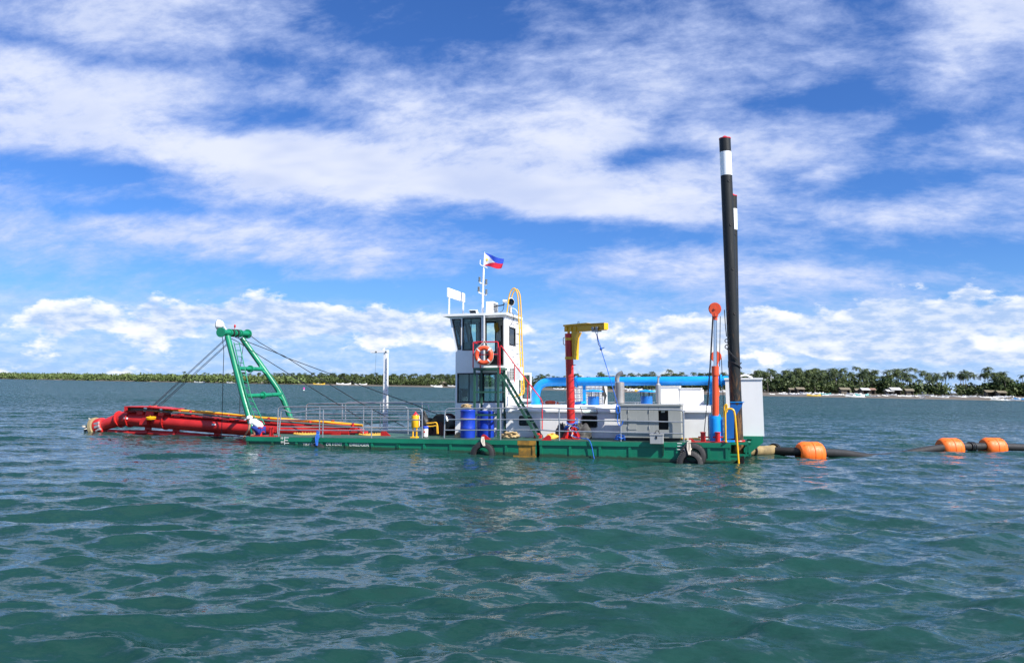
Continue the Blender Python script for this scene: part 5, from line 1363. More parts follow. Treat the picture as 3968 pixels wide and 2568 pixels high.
wire('wire from the far hoist sheave to the stern deck', [P(z6(1055, 440), 4.9), P(z6(1075, 900), 4.9), P(z6(1085, 1100), 4.9)], .014, 'wires of the spud hoists')
sl_ = T('spud_sling', 'black shackle and wire sling looped round the higher spud pole', 'sling')
sl_.part('lifting_wire', MB().tube([P(z6(1083, 0), .6), P(z6(1092, 150), .58), P(z6(1102, 245), .56)], .014, 6), 'wire')
sl_.part('shackle', MB().torus(P(z6(1103, 285), .56), (0, 1, 0), .055, .014, 14, 6), 'black_steel'); sl_.part('shackle', MB().torus(P(z6(1105, 340), .56), (.3, 1, 0), .06, .016, 14, 6), 'black_steel')
sc_ = P(z6(1178, 500), .8); pts = []
for i in range(25):
    g = i / 24 * 2 * PI; pts.append(Vector((sc_.x + .205 * math.cos(g), .8 + .205 * math.sin(g), sc_.z - .02 + .12 * math.cos(g) * (-1 if g > PI else .6) + .12 * math.sin(g) * -.4)))
sl_.part('loop', MB().tube([P(z6(1110, 360), .56), P(z6(1160, 420), .57), P(z6(1200, 460), .58)] , .02, 6).tube(pts, .018, 6), 'wire'); sl_.done()
br = T('spud_bracket', 'blue plate bracket clasping the spud pole at the stern', 'bracket')
poly = [P(z6(*q), .5) for q in ((1140, 850), (1182, 850), (1187, 868), (1200, 878), (1213, 868), (1218, 850), (1253, 850), (1244, 885), (1180, 985), (1172, 1010), (1172, 1180), (1088, 1188), (1085, 985), (1140, 880))]
for v in (.5, 1.05):
    br.part('side_plate', MB().prism([Vector((p.x, v, max(p.z, .014))) for p in poly], (0, .05, 0)), 'bracket_blue')
br.part('front_plate', MB().prism([Vector((poly[-2].x - .03, .5, .014)), Vector((poly[-2].x - .001, .5, .014)), Vector((poly[-2].x - .001, .5, poly[-2].z)), Vector((poly[-2].x - .03, .5, poly[-2].z))], (0, .6, 0)), 'bracket_blue')
br.part('top_lip', MB().box((poly[0].x - .02, .47, poly[0].z + .001), (poly[6].x + .04, .56, poly[0].z + .025)), 'blue')
br.part('base_lip', MB().box((poly[-3].x - .02, .46, .013), (poly[-4].x + .02, .56, .07)), 'blue'); br.done()
yh = T('boarding_handrail', 'yellow bent pipe handrail reaching into the water at the stern', 'handrail')
pts = [P(z6(*q), -.03) for q in ((1095, 1212), (1090, 960), (1092, 918), (1135, 905), (1168, 918), (1180, 970), (1216, 1432), (1222, 1500))]
yh.part('bent_pipe', MB().tube(fillet(pts, .12, 5), .031, 10), 'yellow'); yh.part('foot', MB().cyl(pts[0], pts[0] + Vector((0, 0, .02)), .05, n=12), 'yellow'); yh.done()

tk = T('stern_tank', 'tall plain white tank on the green stern platform behind the spud', 'tank')
t0, t1 = P(z6(1108, 1155), 1.9), P(z6(1428, 640), 1.9); 
tk.part('casing', MB().box((t0.x, 1.9, wt), (t1.x, 4.1, t1.z)), 'white_clean')
tk.part('lid', MB().box((t0.x - .03, 1.87, t1.z + .001), (t1.x + .03, 4.13, t1.z + .06)), 'white_clean')
q = P(z6(1270, 610), 2.8); tk.part('lifting_bow', MB().tube(bez((q.x - .25, 2.8, t1.z + .06), (q.x, 2.8, t1.z + .28), (q.x + .25, 2.8, t1.z + .06), 8), .03, 8), 'white_clean'); tk.done()
solo('ladder_hoop', 'short yellow pipe hoop behind the blue stern bracket', 'handrail', MB().tube(fillet([P(zF(488, 900), 1.7), P(zF(488, 660), 1.7), P(zF(525, 635), 1.7), P(zF(525, 900), 1.7)], .05, 4), .03, 8), 'yellow')
solo('stern_hose', 'yellow hose lying on the stern deck behind the red bollard', 'hose', MB().tube(catmull([P(z6(680, 1178), .9), P(z6(740, 1186), .85), P(z6(800, 1180), .8), P(z6(860, 1182), .75)], 4), .026, 8), 'hose_yellow')

# ------------------------------------------------------------------ tyres with ropes
def tyre(label, c, R, ax, rope=None, ropemat='rope_white', tread=True):
    t = T('tyre', label, 'tyre', 'black tyre fenders on the hull side'); c = Vector(c); ax = Vector(ax).normalized(); w = R * .46
    prof = []
    for d, r in ((-.5, .60), (-.5, .66), (-.48, .86), (-.36, .97), (-.2, 1.0), (.2, 1.0), (.36, .97), (.48, .86), (.5, .66), (.5, .60), (.3, .56), (0, .55), (-.3, .56), (-.5, .60)): prof.append((d * w, r * R))
    mb = MB(); mb.tube_raw([(c + ax * d, r) for d, r in prof], ax, 40); mb.f = [f for f in mb.f if len(f) == 4]; mb.mi = [0] * len(mb.f)
    k = t.part('carcass', mb, 'rubber')
    a = Vector((0, 0, 1)); e1 = (a - ax * a.dot(ax)).normalized(); e2 = ax.cross(e1); tm = MB()
    for i in range(36):
        g = i * 2 * PI / 36; rd = e1 * math.cos(g) + e2 * math.sin(g); tg = -e1 * math.sin(g) + e2 * math.cos(g); q = c + rd * R * .995
        tm.bar(q - ax * w * .36 + tg * .01, q + ax * w * .36 - tg * .01, .045, .03, rd)
    t.part('tread_blocks', tm, 'rubber')
    if rope:
        mb = MB(); a, b = Vector(rope[0]), Vector(rope[1])
        for i in range(3): mb.tube(catmull([a + Vector((.03 * i - .03, -.03, 0)), (a + b) / 2 + Vector((.05 * (i - 1), -.08, .0)), b + Vector((.02 * i, -.05, 0))], 4), .018, 6)
        t.part('hanging_rope', mb, ropemat)
    t.done()
tc = P(z3(1270, 1405), -.2); tyre('half sunk black tyre hanging from a white rope below the wheelhouse', tc, .42, (.05, -1, .12), (P(z3(1272, 1170), -.02), P(z3(1285, 1290), -.28)))
t1_ = P(z6(795, 1340), -.14); tyre('rear tyre of the pair hanging at the stern, against the hull', t1_, .40, (.1, -1, .1), None)
t2_ = P(z6(768, 1412), -.36); tyre('front tyre of the stern pair hanging on a white rope', t2_, .40, (.08, -1, .28), (P(z6(757, 1200), -.03), P(z6(757, 1330), -.40)))
t0_ = P(z2(870, 1178), -.25); tyre('mostly sunk black tyre on a blue rope beside the hull lettering', t0_, .36, (.1, -1, .5), (P(z2(905, 850), -.02), P(z2(880, 1060), -.2)), 'rope_blue')
kn = MB()
for i in range(9):
    rnd = random.Random(i + 40); pts = [P(z2(895 + rnd.uniform(-28, 28), 850 + i * 14 + rnd.uniform(-20, 20)), -.05 - rnd.uniform(0, .06)) for _ in range(6)]; kn.tube(catmull(pts, 3), .014, 5)
solo('rope_knot', 'bunch of bright blue rope tied at the deck edge above the lettering', 'rope', kn, 'rope_blue')
kn = MB()
for i in range(7):
    rnd = random.Random(i + 80); pts = [P(z6(755 + rnd.uniform(-22, 22), 1200 + i * 9 + rnd.uniform(-14, 14)), -.05 - rnd.uniform(0, .06)) for _ in range(6)]; kn.tube(catmull(pts, 3), .014, 5)
kn.tube(catmull([P(z6(735, 1225), -.05), P(z6(712, 1270), -.2), P(z6(725, 1305), -.3)], 4), .014, 5).tube(catmull([P(z6(770, 1220), -.05), P(z6(782, 1270), -.2), P(z6(760, 1295), -.3)], 4), .014, 5)
solo('rope_knot', 'knotted white rope above the two stern tyres', 'rope', kn, 'rope_white')

# ------------------------------------------------------------------ crouching person
def person():
    VPn = .42
    def q(x, y, v=VPn): return P(zA(x, y), v)
    def skin_mesh(name, chains, mat, sub=2):
        vs, es, rs, idx = [], [], [], {}
        for ch in chains:
            prev = None
            for key, co, r in ch:
                if key not in idx: idx[key] = len(vs); vs.append(tuple(co)); rs.append(r)
                if prev is not None: es.append((prev, idx[key]))
                prev = idx[key]
        me = bpy.data.meshes.new(name); me.from_pydata(vs, es, []); o = bpy.data.objects.new(name + '_tmp', me); COL.objects.link(o)
        sm = o.modifiers.new('s', 'SKIN'); 
        for i, sv in enumerate(me.skin_vertices[0].data):
            r = rs[i]; sv.radius = r if isinstance(r, tuple) else (r, r); sv.use_root = (i == 0)
        ss = o.modifiers.new('ss', 'SUBSURF'); ss.levels = sub; ss.render_levels = sub
        dg = bpy.context.evaluated_depsgraph_get(); ev_ = o.evaluated_get(dg).to_mesh(); mb = MB(); mb.add([tuple(v.co) for v in ev_.vertices], [tuple(p.vertices) for p in ev_.polygons])
        bpy.data.objects.remove(o); return mb
    hip = q(850, 890); hip.y = VPn + .0
    chest = q(690, 650); neck = q(585, 595); head = q(512, 575)
    shL, shR = Vector(neck) + Vector((.04, -.17, -.03)), Vector(neck) + Vector((.04, .17, -.03))
    t = T('person', 'person in white shirt, blue shorts and white cap crouching at the bow edge', 'person')
    wristL = q(395, 1035, VPn - .12); wristR = Vector((wristL.x + .05, VPn + .22, wristL.z + .02))
    elL = q(500, 850, VPn - .2); elR = Vector((elL.x + .02, VPn + .25, elL.z))
    knL, knR = q(585, 800, VPn - .13), q(600, 790, VPn + .13); anL, anR = q(690, 1010, VPn - .12), q(700, 1010, VPn + .12); anL.z = anR.z = .07
    toeL, toeR = q(540, 1030, VPn - .13), q(550, 1030, VPn + .13); toeL.z = toeR.z = .04
    hL, hR = hip + Vector((-.02, -.1, 0)), hip + Vector((-.02, .1, 0))
    body = [[('hip', hip, .13), ('belly', (hip + chest) / 2 + Vector((.03, 0, .03)), .125), ('chest', chest, .135), ('neck', neck, .055), ('jaw', head + Vector((.0, 0, -.05)), .075), ('head', head + Vector((-.01, 0, .05)), .095)],
            [('chest', chest, .13), ('sl', shL, .055), ('el', elL, .042), ('wl', wristL, .03)], [('chest', chest, .13), ('sr', shR, .055), ('er', elR, .042), ('wr', wristR, .03)],
            [('hip', hip, .13), ('hl', hL, .09), ('kl', knL, .062), ('al', anL, .04), ('tl', toeL, .035)], [('hip', hip, .13), ('hr', hR, .09), ('kr', knR, .062), ('ar', anR, .04), ('tr', toeR, .035)]]
    mb = skin_mesh('body', body, 'skin')
    for wv, el in ((wristL, elL), (wristR, elR)):                     # hands: palm plus five bent fingers over the deck edge
        d = (wv - el).normalized(); sdv = Vector((0, 1, 0)); pm = wv + d * .06
        mb.ball(pm, (.042, .045, .03), 10, 7)
        for i, (ln, sp_) in enumerate(((.055, -.04), (.075, -.02), (.082, 0.), (.074, .02), (.058, .038))):
            a = pm + sdv * sp_ + d * .02; b_ = a + Vector((-.6, 0, -.35)).normalized() * ln * .55 + sdv * sp_ * .3; c_ = b_ + Vector((-.2, 0, -1)).normalized() * ln * .5
            mb.tube([a, b_, c_], [.011, .010, .008], 6)
    f = head + Vector((-.1, 0, .0))
    mb.ball(f + Vector((-.01, 0, -.005)), (.03, .016, .022), 8, 6)     # nose
    for s_ in (-1, 1): mb.ball(head + Vector((.0, .093 * s_, .01)), (.02, .012, .03), 8, 6)   # ears
    t.part('body', mb, 'skin', angle=180)
    sh = [[('hip', hip + Vector((.02, 0, .05)), .155), ('belly', (hip + chest) / 2 + Vector((.04, 0, .05)), .155), ('chest', chest + Vector((.01, 0, .01)), .16), ('neck', neck + Vector((.05, 0, -.02)), .09)],
          [('chest', chest + Vector((.01, 0, .01)), .16), ('sl', shL + Vector((.02, 0, .01)), .085), ('el', shL + (elL - shL) * .5, .075)], [('chest', chest, .16), ('sr', shR + Vector((.02, 0, .01)), .085), ('er', shR + (elR - shR) * .5, .075)]]
    t.part('shirt', skin_mesh('shirt', sh, 'shirt'), 'shirt', angle=180)
    so = [[('hip', hip + Vector((0, 0, -.03)), .145), ('hl', hL + Vector((0, 0, -.02)), .105), ('m', (hL + knL) / 2, .095), ('kl', knL, .085), ('c', knL + (anL - knL) * .35, .07)], [('hip', hip, .14), ('hr', hR + Vector((0, 0, -.02)), .105), ('m2', (hR + knR) / 2, .095), ('kr', knR, .085), ('c2', knR + (anR - knR) * .35, .07)]]
    t.part('shorts', skin_mesh('shorts', so, 'shorts'), 'shorts', angle=180)
    hc = head + Vector((0, 0, .06)); cap = MB().lathe(hc - Vector((0, 0, .03)), (-.25, 0, 1), [(0, .118), (.05, .115), (.09, .09), (.118, .045), (.125, 0)], 20)
    k = t.part('cap', cap, 'shirt', angle=60)
    brim = MB(); ring_ = []
    for i in range(9):
        g = R_(180 - 70 + i * 17.5); ring_.append(hc + Vector((math.cos(g) * .115, math.sin(g) * .115, -.03)))
    outr = [hc + Vector(((p - hc).x * 1.75 - .03, (p - hc).y * 1.05, -.085)) for p in ring_]
    brim.add(ring_ + outr + [p + Vector((0, 0, .012)) for p in ring_ + outr], [(i, i + 1, 9 + i + 1, 9 + i) for i in range(8)] + [(18 + i, 18 + 9 + i, 18 + 9 + i + 1, 18 + i + 1) for i in range(8)])
    t.part('brim', brim, 'shirt', k)
    for ft in ((anL, toeL), (anR, toeR)):
        a, b = ft; t.part('sandal', MB().box((b.x - .05, b.y - .045, .013), (a.x + .05, b.y + .045, .03)), 'black')
    t.base = (hip.x, VPn, .012); t.done()
person()

# ------------------------------------------------------------------ floating pipeline (world frame)
def wl(px, z=0.):                              # point on a level plane of height z
    d = ray(px); return Vector((0, 0, CAM_H)) + d * ((z - CAM_H) / d.z)
f1, f2, f3 = wl(z8(692, 752)), wl(z8(1795, 708)), wl(z8(2135, 703))
start = MD @ Vector((HL + .3, 2.6, -.30)); hz0 = wl(z8(230, 705), .18); hz1 = wl(z8(400, 700), .16)
pa_ = wl(z8(440, 708), .14)
t = T('rubber_hose', 'muddy stained rubber hose section leaving the dredger stern', 'hose', frame=ID)
hd_ = (hz1 - hz0).normalized()
pts = [start, hz0 - hd_ * .2, hz0, (hz0 + hz1) / 2 + Vector((0, 0, -.02)), hz1]
t.part('hose_body', MB().tube(catmull(pts, 6), .185, 24), 'hose_dirty')
for q in (hz0, hz1 + hd_ * .05, hz1 + hd_ * .13):
    k = t.part('flange', MB().cyl(q - hd_ * .025, q + hd_ * .025, .25, n=28), 'black_steel')
    e1 = Vector((0, 0, 1)); e2 = hd_.cross(e1).normalized(); mb = MB()
    for i in range(12): g = i * PI / 6; qq = q + (e1 * math.cos(g) + e2 * math.sin(g)) * .225; mb.cyl(qq - hd_ * .05, qq + hd_ * .05, .016, n=6)
    t.part('bolts', mb, 'black_steel', k)
t.done()
def up(p, z): return Vector((p.x, p.y, z))
run = [hz1 + hd_ * .12, pa_, up(f1, .17), f1 + (f2 - f1) * .22 + Vector((0, 0, .06)), f1 + (f2 - f1) * .40 + Vector((0, 0, -.12)), f1 + (f2 - f1) * .58 + Vector((0, 0, -.10)), f1 + (f2 - f1) * .78 + Vector((0, 0, .05)), up(f2, .17), (f2 + f3) / 2 + Vector((0, 0, .17)), up(f3, .17), f3 + (f3 - f2) * .6 + Vector((0, 0, .12)), f3 + (f3 - f2) * 1.6 + Vector((0, 0, .03)), f3 + (f3 - f2) * 3 + Vector((0, 0, -.2))]
tp_ = T('floating_pipeline', 'black floating pipeline dipping through the water between orange floats', 'pipeline', frame=ID)
tp_.part('pipe', MB().tube(catmull(run, 8), .15, 20), 'rubber')
m_ = (f2 + f3) / 2 + Vector((0, 0, .17)); dd = (f3 - f2).normalized(); dd.z = 0
for s_ in (-.09, .0, .09): tp_.part('joint_flange', MB().cyl(m_ + dd * (s_ - .025), m_ + dd * (s_ + .025), .2, n=24), 'black_steel')
tp_.done()
def pfloat(label, c, dd, ln=.86, R=.43):
    t = T('pipeline_float', label, 'float', 'orange pipeline floats', frame=ID); dd = Vector((dd.x, dd.y, 0)).normalized(); c = up(c, .10)
    for s0, s1 in ((-ln / 2, -.004), (.004, ln / 2)):
        sg = -1 if s0 < -.1 else 1; e = s0 if sg < 0 else s1; i_ = s1 if sg < 0 else s0
        prof = [(i_, R * .97), (i_ + sg * .01, R), (e - sg * .16, R), (e - sg * .05, R * .90), (e, R * .78), (e + sg * .0, R * .45), (e - sg * .1, R * .40)]
        if sg < 0: prof = prof[::-1]
        t.part('shell_half', MB().tube_raw([(c + dd * d, r) for d, r in prof], dd, 40), 'float_orange')
    for s_ in (-.22, .24):
        t.part('rib_band', MB().tube_raw([(c + dd * (s_ - .02), R * .99), (c + dd * (s_ - .015), R * 1.012), (c + dd * (s_ + .015), R * 1.012), (c + dd * (s_ + .02), R * .99)], dd, 40), 'float_orange')
    sdv = Vector((dd.y, -dd.x, 0)); g = R_(50)
    for s_ in (-.24, .2):
        q = c + dd * s_ + (sdv * math.cos(g) + Vector((0, 0, 1)) * math.sin(g)) * (R + .002); t.part('bolt_recess', MB().bar(q - dd * .1, q + dd * .1, .05, .012, sdv), 'float_orange')
    t.done()
pfloat('orange pipeline float nearest to the muddy hose at the stern', f1, Vector((1, .10, 0)))
pfloat('orange pipeline float left of the pipe joint', f2, Vector((1, .06, 0)))
pfloat('orange pipeline float right of the pipe joint', f3, Vector((1, .06, 0)))
bq = wl((1177, 1513)); 
t = T('marker_buoy', 'tiny pink and white buoy on the open water beyond the bow', 'buoy', frame=ID)
t.part('upper_ball', MB().ball((bq.x, bq.y, .62), .32, 14, 9), 'magenta'); t.part('lower_ball', MB().ball((bq.x, bq.y, .12), (.22, .22, .22), 12, 8), 'white_clean'); t.done()

# ------------------------------------------------------------------ far shore
def foliage(name, a, b, rough=.6):
    m, bs = new_mat(name)
    g = S.nt.nodes.new('ShaderNodeNewGeometry'); oi = S.nt.nodes.new('ShaderNodeObjectInfo')
    n1 = noise(S(g.outputs['Position']), .35, 3, .6); rnd = S(oi.outputs['Random'])
    f = smooth(n1 * .75 + rnd * .35 - .05, .25, .75)
    put(bs, 'Base Color', mix(f, a, b)); bs.inputs['Roughness'].default_value = rough; bs.inputs['Specular IOR Level'].default_value = .25
foliage('palm_leaf', (.018, .036, .011), (.062, .086, .024))
foliage('broad_leaf', (.018, .042, .012), (.050, .090, .024))
foliage('mangrove_leaf_hazed', (.085, .125, .036), (.15, .185, .065))  # yellow-green leaf; its paleness also stands in for haze over the far shore
foliage('wood_leaf', (.020, .040, .013), (.074, .100, .030))
paint('palm_trunk', (.16, .14, .115), .8, .2, .3); paint('sand', (.125, .105, .082), .9, .2, .4, (.08, .065, .05), streak=False)
paint('soil', (.06, .055, .03), .9, .3, .3, streak=False); paint('thatch', (.17, .145, .10), .9, .25, .3); paint('hut_wall', (.13, .11, .085), .85, .25, .3)
paint('tin_roof', (.45, .45, .44), .5, .1, .2); paint('rust_roof', (.26, .16, .12), .7, .25, .3)
paint('boat_white', (.76, .76, .74), .5, .12, .2); paint('boat_yellow', (.75, .50, .06), .5, .1, .1); paint('boat_teal', (.10, .42, .40), .5, .1, .1); paint('boat_blue', (.04, .22, .5), .5, .1, .1)

SH = [(-2600, 2300), (-900, 1700), (0, 1400), (700, 1150), (1200, 1000), (1500, 890), (1760, 800), (2050, 650), (2350, 510), (2650, 420), (2960, 366), (3300, 350), (3700, 336), (3968, 322), (4600, 312), (6200, 300), (9000, 300)]
SHP = [Vector(((x - CX) / F * d, d, 0)) for x, d in SH]
SHC = catmull(SHP, 6)
SHX = [CX + F * p.x / p.y for p in SHC]                      # matching photo column of every shore point
def shore_at(x):
    i = max(0, min(len(SHX) - 2, int(np.searchsorted(SHX, x)) - 1)); t = (x - SHX[i]) / (SHX[i + 1] - SHX[i]); return SHC[i] + (SHC[i + 1] - SHC[i]) * t, i
def inland(i):
    t = SHC[i + 1] - SHC[i]; n = Vector((-t.y, t.x, 0)).normalized(); return n if n.y > 0 else -n
PROF = [(-14, -.8), (0, .02), (7, .55), (16, 1.35), (26, 1.7), (60, 2.1), (150, 2.6), (420, 3.2), (1200, 4.0)]
def ground_z(d): return float(np.interp(d, [p[0] for p in PROF], [p[1] for p in PROF]))
def strip(prof):
    mb = MB(); rows = []
    for i in range(len(SHC)):
        n = inland(min(i, len(SHC) - 2)); j = .5 * math.sin(i * 1.7) + .4 * math.sin(i * .6)
        rows.append([(SHC[i].x + n.x * (d + j * 1.5), SHC[i].y + n.y * (d + j * 1.5), z) for d, z in prof])
    k = len(prof); mb.add([v for r in rows for v in r], [(i * k + j, (i + 1) * k + j, (i + 1) * k + j + 1, i * k + j + 1) for i in range(len(rows) - 1) for j in range(k - 1)]); return mb
def structure(name, label, mb, mat):
    o = link(name, mesh_of(name, mb, (0, 0, 0), 60, (mat,))); tag(o, label, name, kind='structure')
structure('beach', 'long grey brown sand beach across the water', strip(PROF[:5]), 'sand')
structure('land', 'low wooded ground behind the beach', strip([(25.5, 1.66)] + PROF[5:]), 'soil')
def place(x, d):
    p, i = shore_at(x); n = inland(i); q = p + n * d; q.z = ground_z(d); return q

# ---- palms
def palm_meshes(seed):
    rnd = random.Random(seed); h = rnd.uniform(9.0, 11.0); lean = rnd.uniform(-1.3, 1.3); ly = rnd.uniform(-1, 1)
    pts = [Vector((lean * (t ** 1.7), ly * (t ** 1.7), h * t)) for t in (0, .25, .5, .75, 1)]
    tr = MB().tube(pts, [.26, .19, .16, .14, .12], 7)
    top = pts[-1]; cr = MB()
    for i in range(19):
        g = i * 2.399 + rnd.uniform(-.3, .3); e0 = rnd.uniform(-.15, 1.25); ln = rnd.uniform(2.6, 3.6)
        d = Vector((math.cos(g), math.sin(g), 0)); side = Vector((-d.y, d.x, 0)); prev = top.copy(); ang = e0; spine = [prev]
        for k in range(7):
            prev = prev + (d * math.cos(ang) + Vector((0, 0, 1)) * math.sin(ang)) * (ln / 7); ang -= rnd.uniform(.26, .40); spine.append(prev)
        for k in range(7):
            a, b = spine[k], spine[k + 1]; wd = (.30 + .55 * math.sin(PI * min(1, (k + .7) / 7.2))) 
            for s_ in (-1, 1):
                for f in (.0, .5):
                    q = a + (b - a) * f; q2 = a + (b - a) * min(1, f + .42)
                    tip = q2 + side * s_ * wd * rnd.uniform(.75, 1.1) + Vector((0, 0, -.42 * wd * rnd.uniform(.5, 1.4))) + (b - a) * .55
                    cr.add([q, q2, tip], [(0, 1, 2)])
    return mesh_of('trunk', tr, (0, 0, 0), 60, ('palm_trunk',)), mesh_of('crown', cr, (0, 0, 0), 180, ('palm_leaf',)), h
PALMS = [palm_meshes(s) for s in range(100, 108)]
rp_rnd = random.Random(5)
def palm(x, d, hscale, label, group, k=None):
    tr, cr, h = PALMS[rp_rnd.randrange(len(PALMS)) if k is None else k]; q = place(x, d); sc = hscale / h
    e = link('palm_tree', None, Matrix.Translation(q) @ Matrix.Rotation(rp_rnd.uniform(0, 6.28), 4, 'Z') @ Matrix.Scale(sc, 4))
    tag(e, label, 'palm tree', group); link('trunk', tr, ID, e); link('crown', cr, Matrix.Scale(rp_rnd.uniform(.9, 1.12), 4) if False else ID, e)
# palms that stand out on the right shore: (photo column, top pixel row)
def col_top(x, y, d):                                        # metres of height so that the crown reaches row y
    q = place(x, d); r = ray((x, y)); s = q.y / r.y; return CAM_H + r.z * s - q.z
right = [(2905, 1450), (2945, 1446), (2962, 1450), (2996, 1444), (3010, 1456), (3052, 1443), (3092, 1453), (3124, 1463), (3152, 1464), (3176, 1470), (3222, 1472), (3265, 1466), (3288, 1462), (3322, 1447), (3343, 1449),
         (3376, 1466), (3402, 1472), (3516, 1468), (3544, 1461), (3550, 1464), (3652, 1456), (3686, 1442), (3704, 1446), (3718, 1447), (3732, 1450), (3760, 1444), (3772, 1442), (3788, 1450), (3806, 1458), (3866, 1470), (3893, 1460), (3912, 1458), (3926, 1464), (3962, 1466)]
for i, (x, y) in enumerate(right):
    d = rp_rnd.uniform(28, 46); palm(x, d, col_top(x, y + 3, d) * .96, 'coconut palm rising above the trees behind the boat beach', 'coconut palms on the near shore')
for i in range(34):
    x = rp_rnd.uniform(2880, 4010); d = rp_rnd.uniform(34, 75); palm(x, d, rp_rnd.uniform(5, 9.8), 'shorter coconut palm in the grove behind the boat beach', 'shorter palms of the near grove')
mid = [(2090, 1444), (2108, 1447), (2120, 1450), (2160, 1448), (2178, 1446), (2240, 1447), (2270, 1450), (2295, 1443), (2343, 1437), (2360, 1452), (2412, 1450), (2440, 1447), (2480, 1452), (2520, 1448), (2560, 1450), (2600, 1450), (2636, 1443), (2660, 1450), (2690, 1443), (2712, 1446), (2740, 1449), (2770, 1450), (2800, 1452), (2838, 1452)]
for x, y in mid:
    d = rp_rnd.uniform(26, 50); palm(x, d, col_top(x, y + 2, d) * .97, 'coconut palm on the shore seen above the blue pipe', 'palms behind the blue pipe')
for i in range(60):
    x = rp_rnd.uniform(2020, 2880); d = rp_rnd.uniform(26, 90); palm(x, d, rp_rnd.uniform(7.5, 10), 'low coconut palm on the shore behind the machinery house', 'low palms behind the machinery house')
for i in range(105):
    x = rp_rnd.uniform(1060, 1790); d = rp_rnd.uniform(24, 120); palm(x, d, rp_rnd.uniform(9, 13.0), 'coconut palm in the dense grove between gantry and wheelhouse', 'palms of the dense far grove')
for i in range(40):
    x = rp_rnd.uniform(560, 1060); d = rp_rnd.uniform(60, 190); palm(x, d, rp_rnd.uniform(11, 14.5), 'distant coconut palm showing over the scrub', 'distant palms over the scrub')
# the rest of the grove, too many to count
def grove(name, label, spots, mat, k):
    vs, fs = [], []; o = 0
    for q, s, rz in spots:
        me = PALMS[rp_rnd.randrange(len(PALMS))][1]; n = len(me.vertices); co = np.empty(n * 3); me.vertices.foreach_get('co', co); co = co.reshape(-1, 3) * s
        c, sn = math.cos(rz), math.sin(rz); co = np.stack([co[:, 0] * c - co[:, 1] * sn + q.x, co[:, 0] * sn + co[:, 1] * c + q.y, co[:, 2] + q.z], 1)
        vs.append(co); fs.append(np.arange(n).reshape(-1, 3) + o); o += n
    me = bpy.data.meshes.new(name); me.from_pydata(np.concatenate(vs).tolist(), [], np.concatenate(fs).tolist()); me.materials.append(MATS[mat]); tag(link(name, me), label, 'trees', kind='stuff')
sp_ = [(place(x, d), rp_rnd.uniform(.75, 1.15), rp_rnd.uniform(0, 6.28)) for x, d in [(rp_rnd.uniform(1040, 1800), rp_rnd.uniform(24, 200)) for _ in range(330)] + [(rp_rnd.uniform(1950, 2900), rp_rnd.uniform(40, 160)) for _ in range(170)] + [(rp_rnd.uniform(2900, 4100), rp_rnd.uniform(50, 150)) for _ in range(60)] + [(rp_rnd.uniform(560, 1060), rp_rnd.uniform(60, 260)) for _ in range(120)]]
grove('palm_grove', 'dense mass of coconut palms filling the far shore', sp_, 'palm_leaf', 0)

# ---- leaf masses
def leafmass(rng, cx, cy, cz, rx, ry, rz, n, size):
    u = rng.normal(size=(n, 3)); u /= np.linalg.norm(u, axis=1)[:, None]; rad = rng.uniform(.55, 1.05, n)[:, None]
    c = np.array([cx, cy, cz]) + u * rad * np.array([rx, ry, rz]); a = rng.normal(size=(n, 3)); a /= np.linalg.norm(a, axis=1)[:, None]
    b = np.cross(a, rng.normal(size=(n, 3))); b /= np.linalg.norm(b, axis=1)[:, None]; s = size * rng.uniform(.5, 1.3, n)[:, None]
    return np.stack([c - a * s, c + b * s * .8, c + a * s, c - b * s * .8], 1).reshape(-1, 3)
def quads_mesh(name, V, mat):
    me = bpy.data.meshes.new(name); n = len(V) // 4; me.vertices.add(len(V)); me.vertices.foreach_set('co', V.ravel()); me.loops.add(n * 4); me.loops.foreach_set('vertex_index', np.arange(n * 4)); me.polygons.add(n)
    me.polygons.foreach_set('loop_start', np.arange(0, n * 4, 4)); me.polygons.foreach_set('loop_total', np.full(n, 4)); me.update(); me.materials.append(MATS[mat]); return me
rng = np.random.default_rng(3)
def scrub(name, label, x0, x1, n, d0, d1, h0, h1, mat, w=(2.2, 4.5), per=34, size=.7):
    V = []
    for i in range(n):
        x = rng.uniform(x0, x1); d = d0 + (d1 - d0) * rng.uniform() ** 1.4; q = place(x, d); h = rng.uniform(h0, h1) * (.75 + .5 * rng.uniform()); r = rng.uniform(*w)
        V.append(leafmass(rng, q.x, q.y, q.z + h * .52, r, r, h * .5, per, size))
    tag(link(name, quads_mesh(name, np.concatenate(V), mat)), label, 'bushes', kind='stuff')
scrub('scrub', 'dark green undergrowth under the palms behind the boat beach', 2850, 4200, 420, 27, 80, 3.5, 6.5, 'wood_leaf', per=60, size=.6)
scrub('scrub', 'undergrowth on the shore behind the machinery house', 1930, 2900, 520, 24, 110, 5, 8, 'wood_leaf', per=44, size=.8)
scrub('scrub', 'undergrowth of the dense far palm grove', 1000, 1850, 700, 20, 150, 6, 9.5, 'wood_leaf', w=(3, 7), per=44, size=1.1)
scrub('mangrove', 'mangrove thicket along the distant shore, its green paled for haze', -700, 1150, 1300, 3, 190, 6.5, 10.0, 'mangrove_leaf_hazed', w=(5, 11), per=46, size=1.6)
